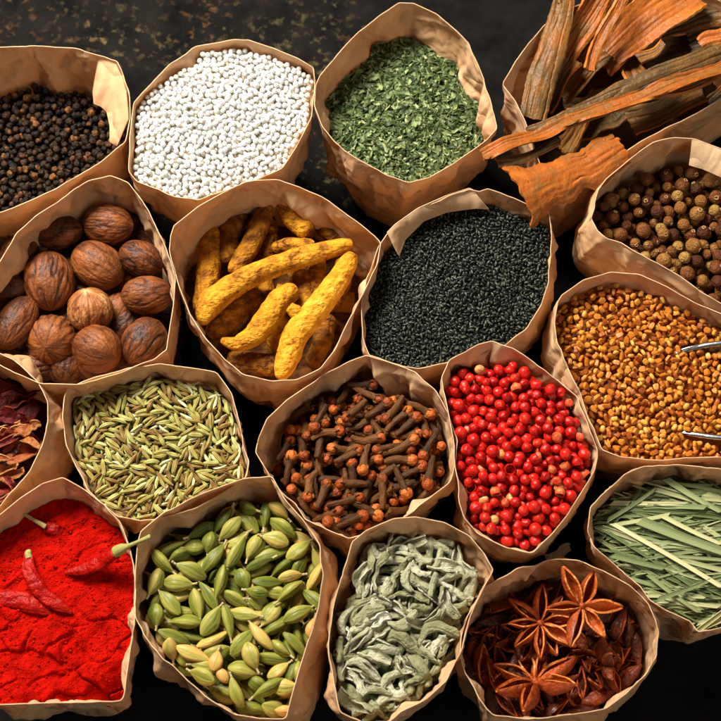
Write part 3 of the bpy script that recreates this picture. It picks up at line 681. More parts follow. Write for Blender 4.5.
vs = np.array(vs); ctr = vs.mean(0); inn = vs * 1.0; inn[:, :2] *= .975; inn[:, 2] += .0004 * (np.arange(len(vs)) >= nu)
i, j = np.meshgrid(np.arange(nv - 1), np.arange(nu), indexing='ij'); j2 = (j + 1) % nu
q = np.stack([i * nu + j, (i + 1) * nu + j, (i + 1) * nu + j2, i * nu + j2], -1).reshape(-1, 4); j = np.arange(nu)
obj("bowl", mesh("bowl", G(np.vstack([vs, inn]), np.vstack([q, q[:, ::-1] + len(vs), np.stack([j, (j + 1) % nu, len(vs) + (j + 1) % nu, len(vs) + j], 1)])), ms), root)
rp = [scoop_pt(a) - sc_c for a in np.linspace(.02, 2 * math.pi - .02, 80)]
obj("rolled_edge", mesh("rolled_edge", tube(rp, [.0013] * 80, 10, 150, cap=1, sq=(1, .55)), ms), root)
h0 = scoop_pt(0) - sc_c
obj("handle", mesh("handle", tube([h0, h0 + [.02, 0, .012], h0 + [.06, -.004, .02], h0 + [.09, -.006, .022]], [.003, .0035, .005, .004], 12, 30, sq=(1, .4)), ms), root)

# --- fennel
m = mat("fennel husk", [(0, (.04, .022, .007)), (.22, (.17, .085, .024)), (.42, (.30, .19, .045)), (.6, (.35, .34, .08)), (.8, (.50, .50, .20)), (1, (.74, .72, .48))], .5, 500, .10, .3, 1500, .0002, .4)
def fen(s, L, r_, t_):
    r_ *= .86
    bend = np.random.default_rng(s).uniform(-.0010, .0010)
    tf = lambda U, Ph: t_ + .05 - .30 * np.clip(-np.cos(6 * Ph + .3 * np.sin(5 * U + s)), 0, 1) ** 1.5 + .08 * np.sin(9 * U + s)
    g = pod(L, r_, 11, .62, bend, nr=36, ns=12, ridges=6, ridge_amp=.13, sq=(1, .8), tintfn=tf, cap=.4)
    tipt = tube([(L / 2 - .0004, 0, -bend), (L / 2 + .0005, .0001, -bend * 1.2)], [.00018, .0001], 5, 4); tipt.c[:] = .3
    return join([g, tipt])
D = [(.0085, .00115, .52), (.0075, .0013, .6), (.0092, .0010, .44), (.0066, .0011, .28), (.0080, .00135, .66), (.0058, .0009, .22), (.0088, .0012, .56), (.0072, .0011, .78), (.0078, .00115, .36), (.0065, .0012, .55), (.0100, .00095, .45), (.0068, .0008, .92)]
V = [fen(s, *d) for s, d in enumerate(D)]
cn = ['green', 'green', 'olive', 'brown', 'light green', 'dark brown', 'green', 'pale', 'olive brown', 'green', 'long olive', 'whitish']
p = Pile(BAGS['fennel'], .00035, .0035); p.fill([cap_s(d[0], d[1] * .74, 6, .5) for d in D], 1800, any_yaw, 6, 3, seed=8, L=[d[0] for d in D], jit=.25, allow=.0006)
ex = put(p, "fennel_seed", [[("fennel_seed", mesh("fennel_seed", g, m))] for g in V], cat="fennel seed", group="fennel seeds filling their bag", geo=V,
         stem=lambda k, Rm: f"{cn[k]} ribbed fennel seed {lie(Rm)}")
p.bed("fennel_heap", m, "deeper fennel seeds between the top ones", "fennel seeds", ex, .0)

# --- cloves
ms_ = mat("clove stem", [(0, (.025, .009, .003)), (.4, (.060, .022, .006)), (.7, (.14, .052, .013)), (1, (.28, .12, .032))], .5, 500, .32, 1.0, 1000, .0008, .28, stretch=(.35, 1, 1))
mb_ = mat("clove bud", [(0, (.06, .012, .004)), (.5, (.40, .075, .010)), (1, (.66, .20, .035))], .34, 420, .32, 1.0, 800, .0009, .55)
def clove(s):
    r = np.random.default_rng(s); L = r.uniform(.0105, .0145); hb = r.uniform(.0022, .0028); b = r.normal() * .0008
    st = tube([(-L / 2, 0, 0), (-L * .25, b * .6, b * .3), (0, b, 0), (L * .3, b * .3, 0), (L * .5, 0, 0)], [.0011, .0016, .0018, .0019, .0022], 14, 22, s, .07, 900, sq=(1, .85), ridges=4, ridge_amp=.05)
    lobes = []
    for a in range(4):
        R_ = rotx(a * math.pi / 2 + .3)
        lb = tube([(L * .46, .0010, 0), (L * .52, .0022, 0), (L * .60, .0030, 0)], [.0009, .00075, .0002], 8, 8, s + a, .05, 1500, sq=(1.3, .6))
        lobes.append(lb.xf(R_))
    bud = sphere(hb, 24, 18, .07, s, 800); bud.v[:, 0] *= 1.0
    a = np.arctan2(bud.v[:, 2], bud.v[:, 1]); bud.v *= (1 - .13 * np.abs(np.cos(2 * a))[:, None] ** 8 * (bud.v[:, 0] > 0)[:, None])
    bud.v[:, 0] += L / 2 + hb * .55; bud.c[:] = r.uniform(.25, .8); st.c[:] = r.uniform(.25, .7)
    lj = join(lobes); lj.c[:] = st.c[0] + .1
    sp = np.vstack([cap_s(L, .00125, 5), [[L / 2 + hb * .5, 0, 0, hb * .95]]])
    if s in (4, 9): return [st, lj], sp[:-1], L
    if s == 3: 
        o = [G(bud.v - [L / 2 + hb * .55, 0, 0], bud.q, bud.t, bud.c)]; return o, np.array([[0, 0, 0, hb]]), hb
    return [st, lj, bud], sp, L
V = [clove(s) for s in range(15)]
names = {3: ["stem", "calyx", "bud"], 2: ["stem", "calyx"], 1: ["bud"]}
MM = []
for g, sp, L in V:
    MM.append([(n, mesh(n, x, mb_ if n == "bud" else ms_)) for n, x in zip(names[len(g)], g)])
p = Pile(BAGS['clove'], .0004, .014); p.fill([x[1] for x in V], 420, any_yaw, 8, 4, seed=12, L=[x[2] for x in V], jit=.35, allow=.0035, overlap=.0006)
nm = lambda k: ('loose round clove bud' if len(V[k][0]) == 1 else ('clove stem without its bud' if len(V[k][0]) == 2 else 'whole clove with its bud'))
ex = put(p, "clove", MM, cat="clove", group="cloves heaped in their bag", limit=400, stem=lambda k, Rm: f"{nm(k)} {lie(Rm)}" if len(V[k][0]) > 1 else nm(k), geo=[join(x[0]) for x in V])
p.bed("clove_heap", ms_, "deeper cloves under the top layer", "cloves", ex, .0)

# --- pink peppercorns
m = mat("red pepper berry", [(0, (.16, .004, .003)), (.35, (.44, .006, .004)), (.6, (.66, .018, .008)), (.8, (.66, .10, .03)), (1, (.62, .36, .12))], .30, 400, .2, .7, 600, .0009,   .6, coat=.08, sss=.12, sss_col=(1, .15, .1))
def pinkb(s, r_, t_, ro):
    g = sphere(r_, 24, 17, ro * 1.9, s, 650); d = np.exp(-((g.v - [0, 0, r_]) ** 2).sum(1) / (r_ * .35) ** 2); g.v[:, 2] -= d * r_ * .22; g.v[:, 0] *= 1 + .12 * math.sin(s * 2.3); g.v *= .9
    g.c[:] = t_ + .07 * wob(g.v, 500, s); g.c += d * .35; return g
V = [pinkb(s, *d) for s, d in enumerate([(.0027, .45, .03), (.0029, .5, .02), (.0024, .4, .05), (.0030, .55, .025), (.0025, .3, .10), (.0028, .48, .04), (.0026, .52, .03), (.0031, .45, .06), (.0027, .38, .03), (.0023, .6, .12), (.0028, .5, .03), (.0026, .42, .02)])]
V += [pinkb(31, .0026, .93, .06), pinkb(32, .0024, .75, .09)]
def husk(s, r_, t_):
    def fn(U, V_):
        th = (U * .62 + .02) * math.pi; ph = V_ * math.pi * .97; return np.stack([r_ * np.sin(th) * np.cos(ph), r_ * np.sin(th) * np.sin(ph), r_ * np.cos(th)], -1) * (1 + .12 * wob(np.stack([U * 4, np.cos(ph) * 2, np.sin(ph) * 2], -1).reshape(-1, 3), 1.3, s).reshape(U.shape))[..., None]
    return sheet(fn, 12, 20, .00025, (t_, t_ - .1, t_ + .2), .1, s)
V += [husk(41, .0026, .45), husk(42, .0024, .8)]
cn = ['glossy red', 'glossy red', 'glossy red', 'large bright red', 'dark shrivelled red', 'glossy red', 'glossy red', 'large bright red', 'dark red', 'small wrinkled red', 'glossy red', 'glossy red', 'yellow-tan', 'orange', 'split red', 'split orange']
p = Pile(BAGS['pink'], .0004, .009); KK = [S1(np.linalg.norm(g.v, axis=1).mean()) for g in V]
order = [i for i in range(12)] * 3 + [12, 12, 13, 13, 14, 14, 15, 15]; p.fill([KK[i] for i in order], 900, any_yaw, 8, 1, seed=13, allow=.0022, overlap=.0003)
p.items = [(order[it[0]], it[1] @ rotx(float(rng.uniform(0, 6.28))) @ roty(float(rng.uniform(0, 6.28))), it[2]) for it in p.items]
ex = put(p, "red_peppercorn", [[("red_peppercorn", mesh("red_peppercorn", g, m))] for g in V], cat="red peppercorn", group="red peppercorns heaped in their bag", geo=V, stem=lambda k, Rm: f"{cn[k]} peppercorn")
p.bed("red_peppercorn_heap", m, "deeper red peppercorns under the top layer", "red peppercorns", ex, .1)

# --- cardamom
m = mat("cardamom pod", [(0, (.045, .055, .008)), (.25, (.11, .135, .018)), (.45, (.22, .225, .036)), (.62, (.36, .33, .070)), (.8, (.54, .38, .10)), (1, (.60, .32, .09))], .38, 160, .26, .6, 700, .0005, .4, stretch=(.25, 1, 1))
mt = mat("cardamom tip", [(0, (.30, .22, .10)), (1, (.60, .48, .28))], .7, 600, .2, .5)
def card(s, L, r_, t_):
    r = np.random.default_rng(s)
    fn = lambda U, Ph: (1 - .03 * np.clip(np.sin(31 * Ph + 5 * np.sin(5 * U + s)), 0, 1) ** 2 + .10 * np.cos(3 * Ph + .5 * np.sin(3 * U + s)) - .055 * np.clip(np.cos(12 * Ph + 1.5 * np.sin(4 * U + s)), 0, 1) ** 3 + .03 * np.cos(23 * Ph + 2 * np.sin(3 * U + s)) + .02 * np.sin(11 * U + s) * np.cos(2 * Ph)) 
    tf = lambda U, Ph: t_ - .07 * np.clip(np.cos(12 * Ph + 1.5 * np.sin(4 * U + s)), 0, 1) ** 3 + .03 * np.cos(23 * Ph + 2 * np.sin(3 * U + s)) + .22 * (U > .9) * (U - .9) * 10 + .10 * np.cos(3 * Ph)
    x = np.linspace(-L / 2, L / 2, 15); u = np.linspace(0, 1, 15); pr = r_ * np.clip(np.sin(np.pi * np.clip(u * .95 + .03, 0, 1)), 0, 1) ** .78 * (1.15 - .35 * u)
    g = tube(np.stack([x, x * 0, .0006 * np.sin(3 * u)], 1), pr, 54, 30, s, .045, 330, fn=fn, tintfn=tf, sq=(1.08, .86), cap=.3)
    tip = tube([(L / 2 - .0004, 0, 0), (L / 2 + .0012, .0003, .0002), (L / 2 + .0022, .0005, .0001)], [.0006, .00045, .0007], 8, 9, s, .3, 2500)
    return [g, tip]
D = [(.0160, .0036, .50), (.0175, .0035, .38), (.0140, .0038, .68), (.0165, .0034, .26), (.0120, .0036, .54), (.0180, .0037, .78), (.0150, .0038, .58), (.0105, .0032, .95), (.0168, .0040, .48), (.0150, .0033, .24), (.0125, .0034, .74), (.0158, .0035, .62), (.0185, .0034, .42), (.0115, .0036, .34)]
D = [(a * .9, b * .92 * q_, c) for (a, b, c), q_ in zip(D, [1, .9, 1.05, .95, 1, .9, 1.1, 1, 1, .85, 1, .95, .9, 1.1])]
cn = ['light green', 'green', 'yellow-green', 'dark green', 'plump green', 'pale yellowish', 'green', 'small tan', 'fat light green', 'dark green', 'straw coloured', 'light green', 'long green', 'short green']
V = [card(s, *d) for s, d in enumerate(D)]
p = Pile(BAGS['cardamom'], .0005, .013, pad=.0006); p.fill([cap_s(d[0], d[1] * .86, 6, .45) for d in D], 420, any_yaw, 10, 5, seed=15, L=[d[0] for d in D], jit=.3, allow=.0035)
ex = put(p, "cardamom_pod", [[("pod", mesh("pod", g[0], m)), ("stalk_tip", mesh("stalk_tip", g[1], mt))] for g in V], cat="cardamom pod", group="cardamom pods heaped in their bag", geo=[join(g) for g in V],
         stem=lambda k, Rm: f"{cn[k]} cardamom pod {lie(Rm)}")
p.bed("cardamom_heap", m, "deeper cardamom pods under the top layer", "cardamom", ex, .0)

# --- sage leaves
m = mat("dried sage leaf", [(0, (.13, .135, .05)), (.3, (.33, .33, .18)), (.6, (.56, .55, .39)), (1, (.80, .78, .66))], .85, 350, .24, 1.0, 900, .0014, .2, transl=.06, stretch=(.6, 1, 1))
def sage(s):
    r = np.random.default_rng(s * 7 + 1); L = r.uniform(.009, .0185); W = max(.0080, L * r.uniform(.48, .66)); curl = r.uniform(2.6, 7.0); bend = r.normal() * .4; fl = r.uniform(-.9, .9); t_ = r.uniform(.45, .8); spi = r.uniform(-1.6, 1.6)
    def fn(U, V_):
        w = W / 2 * np.clip(np.sin(np.pi * (.04 + .88 * U)), 0, 1) ** .38 * (1 + .07 * np.sin(17 * U + s))
        th = V_ * curl / 2 * (1 + .30 * np.sin(4 * U + s)) + spi * (U - .5); rad = 2 * w / curl * (1 - .22 * V_ - .05 * np.cos(14 * V_))
        x = (U - .5) * L; y = rad * np.sin(th) + .0012 * np.sin(5 * U + s); z = -rad * np.cos(th) + bend * L * (U - .5) ** 2 * 1.5 + .0003 * np.sin(18 * U + 4 * V_ + s) * abs(V_)
        y = y + fl * x * x / L
        return np.stack([x, y, z], -1)
    g = sheet(fn, 34, 24, .00065, (t_, t_ - .25, t_ + .04), .10, s); g.v += np.random.default_rng(s).normal(size=3) * 0
    g.v[:, 1] += .0003 * wob(g.v, 220, s + 5); g.v[:, 2] += .0004 * wob(g.v, 200, s + 9)
    rr = W / curl; c0 = g.v.mean(0); g.v -= c0
    return g, cap_s(L, max(.0016, rr * .8), 6, .4), L, ('tightly rolled' if curl > 4.6 else ('half rolled' if curl > 3.2 else 'open cupped')), t_
V = [sage(s) for s in range(18)]
p = Pile(BAGS['sage'], .0005, .010, pad=.0008); p.fill([x[1] for x in V], 750, any_yaw, 10, 4, seed=17, L=[x[2] for x in V], jit=.5, allow=.003, overlap=.0009)
MM = [[("sage_leaf", mesh("sage_leaf", x[0], m))] for x in V]
ex = put(p, "sage_leaf", MM, cat="sage leaf", group="dried sage leaves heaped in their bag", geo=[x[0] for x in V],
         stem=lambda k, Rm: f"{'pale' if V[k][4] > .58 else 'grey-green'} {V[k][3]} sage leaf {lie(Rm)}")
p.bed("sage_heap", m, "deeper sage leaves under the top ones", "sage leaves", ex, -.1)
g = V[3][0]; q = P(558, 553, .055)
tag(obj("sage_leaf", mesh("sage_leaf", g, m), None, rotz(.3) @ rotx(.3), q), "single leaf fallen between the red peppercorn bag and the star anise bag", "sage leaf")

# --- lemongrass
m = mat("lemongrass blade", [(0, (.06, .075, .035)), (.3, (.14, .18, .07)), (.55, (.29, .34, .15)), (.8, (.58, .58, .30)), (1, (.80, .70, .42))], .5, 250, .2, .6, 500, .0007, .4, stretch=(.03, 1, 1), transl=.08)
def blade(s, L, W, t_, fold=.3):
    r = np.random.default_rng(s); b1, b2 = r.normal() * .02, r.normal() * .012
    def fn(U, V_):
        w = W / 2 * (1 - .15 * U) ; x = (U - .5) * L + .0012 * V_ * r.choice([1]) ; y = w * V_ + b1 * L * np.sin(3 * U); z = fold * w * V_ ** 2 * 1.2 + b2 * L * np.sin(3 * U + 1) + .00012 * np.cos(V_ * 14)
        return np.stack([x, y, z], -1)
    tt_ = t_
    g = sheet(fn, 24, 14, .00028, (t_, t_ - .05, t_ + .15)); return g
D = []
r = np.random.default_rng(5)
for s in range(26): D.append((r.uniform(.022, .075), r.choice([.0007, .0010, .0013, .0017, .0023]), r.choice([.5, .3, .6, .45, .8, .25, .7, .38])))
V = [blade(s, *d, fold=r.uniform(.0, .5)) for s, d in enumerate(D)]
def bl_s(L, W): 
    n = max(4, int(L / .004)); x = np.linspace(-L / 2 + W * .3, L / 2 - W * .3, n); return np.stack([x, x * 0, x * 0, np.full(n, min(W * .45, .0012))], 1)
p = Pile(BAGS['grass'], .0006, .006, pad=.0003)
yl = lambda r: r.choice([0, math.pi]) + r.normal() * .30 - .12
p.fill([bl_s(d[0], d[1]) for d in D], 1000, yl, 8, 4, seed=19, L=[d[0] for d in D], roll=False, jit=.12, allow=.0025, overlap=.0008)
# longer hero blades laid on top
heroes = [((612, 524), (721, 588), .0022, .93), ((640, 521), (735, 556), .0045, .5), ((663, 517), (722, 545), .0022, .82), ((612, 503), (686, 504), .0022, .85), ((665, 479), (721, 512), .0028, .55),
          ((645, 506), (705, 508), .0026, .5), ((608, 520), (655, 489), .0018, .5), ((618, 575), (700, 575), .0026, .68), ((612, 556), (664, 569), .0028, .38), ((657, 600), (710, 580), .0018, .42), ((650, 575), (700, 612), .002, .5)]
for n_, (a, b, W, t_) in enumerate(heroes):
    q0 = P(*a, BAGS['grass'].zc + .004); q1 = P(*b, BAGS['grass'].zc + .004); L = np.linalg.norm(q1 - q0); yaw = math.atan2(q1[1] - q0[1], q1[0] - q0[0]); cx = (q0 + q1) / 2
    V.append(blade(50 + n_, L, W, t_, .3)); D.append((L, W, t_)); k = len(V) - 1
    Rm = rotz(yaw); sp = bl_s(L, W); sp[:, 3] = min(W * .3, .001)
    zz = p.drop_at(cx[0], cx[1], sp, Rm, (k,))
    if zz is None:      # reaches over the wall outside the frame
        V[-1] = blade(50 + n_, L * .8, W, t_, .3); sp = bl_s(L * .8, W); d_ = (q0 - q1) / L * L * .1
        sp[:, 3] = .0008; p.drop_at(cx[0] + d_[0], cx[1] + d_[1], sp, Rm, (k,))
ex = put(p, "lemongrass_strip", [[("lemongrass_strip", mesh("lemongrass_strip", g, m))] for g in V], cat="lemongrass", group="lemongrass strips lying in their bag", geo=V,
         stem=lambda k, Rm: f"{'wide' if D[k][1] > .0032 else 'narrow'} {'straw' if D[k][2] > .65 else 'green'} {'long' if D[k][0] > .045 else 'short'} grass strip {lie(Rm)}")
p.bed("lemongrass_heap", m, "deeper lemongrass strips under the top ones", "lemongrass", ex, .0)

# --- nutmegs
m = mat("nutmeg shell", [(0, (.035, .010, .005)), (.3, (.12, .034, .010)), (.55, (.27, .082, .020)), (.8, (.46, .20, .070)), (1, (.70, .46, .24))], .46, 140, .22, .7, 600, .0010, .5)
def nutmeg(s, a, b, t_):
    r = np.random.default_rng(s); k = r.integers(11, 15)
    def lines(U, Ph):
        st = r_k; q = np.stack([np.cos(Ph) * 7 * st, np.sin(Ph) * 7 * st, U * 6], -1).reshape(-1, 3)
        q = q + .35 * np.stack([wob(q, .8, s + 60), wob(q, .8, s + 61), q[:, 0] * 0], 1)
        a1 = np.exp(-(wob(q, 1.0, s, 9) / .17) ** 2); a2 = np.exp(-(wob(q * 1.9, 1.0, s + 5, 9) / .2) ** 2)
        return (a1 + .6 * a2).reshape(U.shape), wob(q * .3, 1., s + 9).reshape(U.shape)
    r_k = r.uniform(.75, 1.1); am = r.uniform(.5, 1.2)
    def fn(U, Ph):
        l, w = lines(U, Ph); return 1.015 - .040 * am * l + .02 * w
    def tf(U, Ph):
        l, w = lines(U, Ph); return t_ + .04 - .26 * am * l + .12 * w + .35 * np.clip((U - .95) * 20, 0, 1)
    return pod(2 * a, b, 25, .5, 0, nr=150, ns=80, seed=s, fn=fn, tintfn=tf, cap=0.0)
B = BAGS['nutmeg']; p = Pile(B, .0006, .034)
NUT = [ # cx, cy, semi long, semi short (px), picture angle, pitch, tint, description
 (10, 289, 17, 14, 20, 0, .30, "dark nutmeg half hidden at the left edge of the picture"),
 (119, 311, 20, 16, 70, -10, .40, "small dark nutmeg wedged behind the round pale one"),
 (58, 232, 24, 16.5, 8, 0, .38, "dull flat-lying nutmeg at the upper left of the heap"),
 (108, 225, 25, 19.5, -5, 8, .46, "grooved nutmeg at the top of the heap with a pale end to the right"),
 (141, 259, 23, 17, -25, 0, .36, "dark grooved nutmeg against the right wall under the topmost one"),
 (19, 254, 22, 17, 60, 0, .34, "dark smooth nutmeg at the upper left against the wall"),
 (16, 323, 29, 18, 62, 0, .36, "long dark nutmeg at the lower left edge"),
 (49, 281, 30, 24, 97, 0, .52, "large reddish nutmeg standing lengthwise on the left of the heap"),
 (98, 265, 28.5, 21.5, -32, 0, .52, "large smooth reddish nutmeg lying slanted in the middle"),
 (147, 295, 25, 18, 2, 0, .42, "elongated wrinkled nutmeg lying level against the right wall"),
 (144, 342, 25, 20.5, 58, 0, .38, "dark brown nutmeg in the lower right corner of the heap"),
 (52, 340, 23, 24.5, 80, -50, .52, "plump nutmeg at the bottom with its pale scar facing down"),
 (97, 349, 24, 22, 150, -20, .48, "round wrinkled nutmeg at the bottom middle"),
 (90, 310, 21.5, 21.5, 100, 50, .68, "small round pale nutmeg in the centre of the heap"),
 (-25, 290, 22, 17, 50, 0, .4, "nutmeg mostly cut off at the left edge"),
]
for s, (cx, cy, a, b, an, pt, t_, lb) in enumerate(NUT):
    a, b = a / PXM * 1.12, b / PXM * 1.12; z = B.zc
    Rm = rotz(R(an)) @ roty(R(-pt)); sp = cap_s(2 * a, b * .9, 7, .35)
    sp = np.array([[x, 0, 0, max(1e-4, b * math.sqrt(max(0, 1 - (x / a) ** 2)) * .93)] for x in np.linspace(-a * .85, a * .85, 9)])
    sp[:, 3] *= .8
    for _ in range(3):
        q = P(cx, cy, z); ci, cj = p.cell(q[0], q[1]); qq = sp.copy(); qq[:, :3] = sp[:, :3] @ Rm.T; zz = p.z_at(ci, cj, p.foot(qq))
        if zz > .5: z = B.zc + .002; break
        z = zz
    z = min(max(z, B.zc - (.010 if s < 7 else .004)), B.zc + .010)
    q = P(cx, cy, z); ci, cj = p.cell(q[0], q[1])
    try: p.commit(ci, cj, p.foot(qq), z, (0, Rm, q))
    except Exception: pass
    g = nutmeg(s, a, b, t_)
    tag(obj("nutmeg", mesh("nutmeg", g, m), None, Rm, q), lb, "nutmeg", "nutmegs in their bag")
p.bed("nutmeg_bed", m, "shadowy deeper nutmegs glimpsed between the top ones", "nutmegs", [nutmeg(40 + i, .012, .0095, .3).xf(rotz(i * 1.3) @ roty(.3 * (i % 3 - 1)), P(x_, y_, B.zc - d_)) for i, (x_, y_, d_) in enumerate([(x_ + (14 if j_ % 2 else 0), y_, .012 + .004 * (j_ % 2)) for j_, y_ in enumerate([222, 248, 274, 300, 326, 350, 364]) for x_ in range(-20 if j_ > 1 else 40, 150, 29)])], .0)

# --- turmeric
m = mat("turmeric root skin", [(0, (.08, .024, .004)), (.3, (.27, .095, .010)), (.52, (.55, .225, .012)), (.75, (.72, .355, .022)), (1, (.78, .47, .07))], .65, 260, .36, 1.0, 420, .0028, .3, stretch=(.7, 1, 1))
B = BAGS['turmeric']
TUR = [ # path px, radii px, z offset, tint (darker ones paint shade on deep roots), label
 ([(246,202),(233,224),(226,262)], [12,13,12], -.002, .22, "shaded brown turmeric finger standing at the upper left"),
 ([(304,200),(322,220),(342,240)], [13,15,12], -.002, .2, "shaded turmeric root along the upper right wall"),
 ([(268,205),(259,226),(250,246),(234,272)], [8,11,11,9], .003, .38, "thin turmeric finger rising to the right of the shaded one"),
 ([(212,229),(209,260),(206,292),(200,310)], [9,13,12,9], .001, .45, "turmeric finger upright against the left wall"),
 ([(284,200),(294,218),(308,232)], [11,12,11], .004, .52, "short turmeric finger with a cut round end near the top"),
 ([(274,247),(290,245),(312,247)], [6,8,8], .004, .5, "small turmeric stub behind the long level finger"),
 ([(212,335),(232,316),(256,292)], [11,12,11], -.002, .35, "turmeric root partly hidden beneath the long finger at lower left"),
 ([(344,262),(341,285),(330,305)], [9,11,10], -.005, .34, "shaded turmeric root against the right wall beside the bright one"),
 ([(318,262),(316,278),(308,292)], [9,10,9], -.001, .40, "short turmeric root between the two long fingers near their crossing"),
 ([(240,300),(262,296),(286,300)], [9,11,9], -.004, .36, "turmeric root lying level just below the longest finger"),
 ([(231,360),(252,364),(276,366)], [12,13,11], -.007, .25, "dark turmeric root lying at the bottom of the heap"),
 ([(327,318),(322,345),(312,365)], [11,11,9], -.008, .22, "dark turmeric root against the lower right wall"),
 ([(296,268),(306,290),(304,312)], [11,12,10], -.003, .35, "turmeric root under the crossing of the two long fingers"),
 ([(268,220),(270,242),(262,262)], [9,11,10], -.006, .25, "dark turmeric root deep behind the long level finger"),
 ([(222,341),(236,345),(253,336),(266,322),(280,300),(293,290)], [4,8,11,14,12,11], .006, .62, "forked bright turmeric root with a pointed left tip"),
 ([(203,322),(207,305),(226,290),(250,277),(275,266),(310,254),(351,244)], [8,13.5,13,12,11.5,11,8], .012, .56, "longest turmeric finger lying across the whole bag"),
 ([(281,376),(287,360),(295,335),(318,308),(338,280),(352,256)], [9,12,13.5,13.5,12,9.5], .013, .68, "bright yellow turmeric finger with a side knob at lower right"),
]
for s, (pp, rr, dz, t_, lb) in enumerate(TUR):
    path = np.array([P(x, y, B.zc + dz) for x, y in pp]); rad = np.array(rr) / PXM; c0 = path.mean(0)
    path = path - c0; path[:, 2] += .001 * np.sin(np.arange(len(pp)) * 1.7 + s)
    # extend ends so the rounded cap keeps the drawn length
    e0 = path[0] + (path[0] - path[1]) / np.linalg.norm(path[0] - path[1]) * rad[0] * .35; e1 = path[-1] + (path[-1] - path[-2]) / np.linalg.norm(path[-1] - path[-2]) * rad[-1] * .35
    path = np.vstack([e0, path, e1]); rad = np.r_[rad[0] * .55, rad, rad[-1] * .6]
    rj = np.random.default_rng(s); rings = np.sort(rj.uniform(.1, .9, 4))
    fn = lambda U, Ph: 1 + sum(.045 * np.exp(-((U - a) / .022) ** 2) for a in rings) - .03 * np.clip(np.sin(8 * Ph + 6 * U + s), 0, 1) ** 4
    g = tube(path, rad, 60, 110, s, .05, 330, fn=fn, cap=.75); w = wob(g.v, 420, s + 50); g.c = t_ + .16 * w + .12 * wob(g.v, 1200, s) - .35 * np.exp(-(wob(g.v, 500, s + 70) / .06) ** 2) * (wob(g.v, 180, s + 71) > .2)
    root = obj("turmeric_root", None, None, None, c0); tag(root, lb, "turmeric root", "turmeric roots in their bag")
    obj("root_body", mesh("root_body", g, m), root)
    if s == 16:
        k0 = P(300, 316, B.zc + dz + .001) - c0; k1 = P(289, 307, B.zc + dz + .004) - c0
        kg = tube([k0, (k0 + k1) / 2, k1], [.0035, .0034, .0026], 24, 20, 3, .08, 500); kg.c[:] = t_; obj("knob", mesh("knob", kg, m), root)
    if s == 4:
        k1 = P(309.5, 233.5, B.zc + dz + .0008) - c0; d = np.array([.6, -.75, .3]); d /= np.linalg.norm(d)
        kg = tube([k1 - d * .001, k1 + d * .0008], [.0042, .0036], 24, 6, 3, .06, 700, cap=1); kg.c[:] = .15; obj("cut_end", mesh("cut_end", kg, m), root)
p = Pile(B, .0008, .014); p.bed("turmeric_bed", m, "shadowy deeper turmeric roots glimpsed between the top ones", "turmeric", [tube([(-.02, 0, 0), (0, .002, 0), (.02, 0, 0)], [.005, .006, .005], 24, 30, i, .06, 330).xf(rotz(i * 1.1 + .5), P(225 + (i % 3) * 45, 228 + (i // 3) * 35, B.zc - .014)) for i in range(11) if inside(cblur(grow(B.ringc, -.022), 3)[::4], *[np.array([c_]) for c_ in P(225 + (i % 3) * 45, 228 + (i // 3) * 35, B.zc - .014)[:2]])[0]], .1)

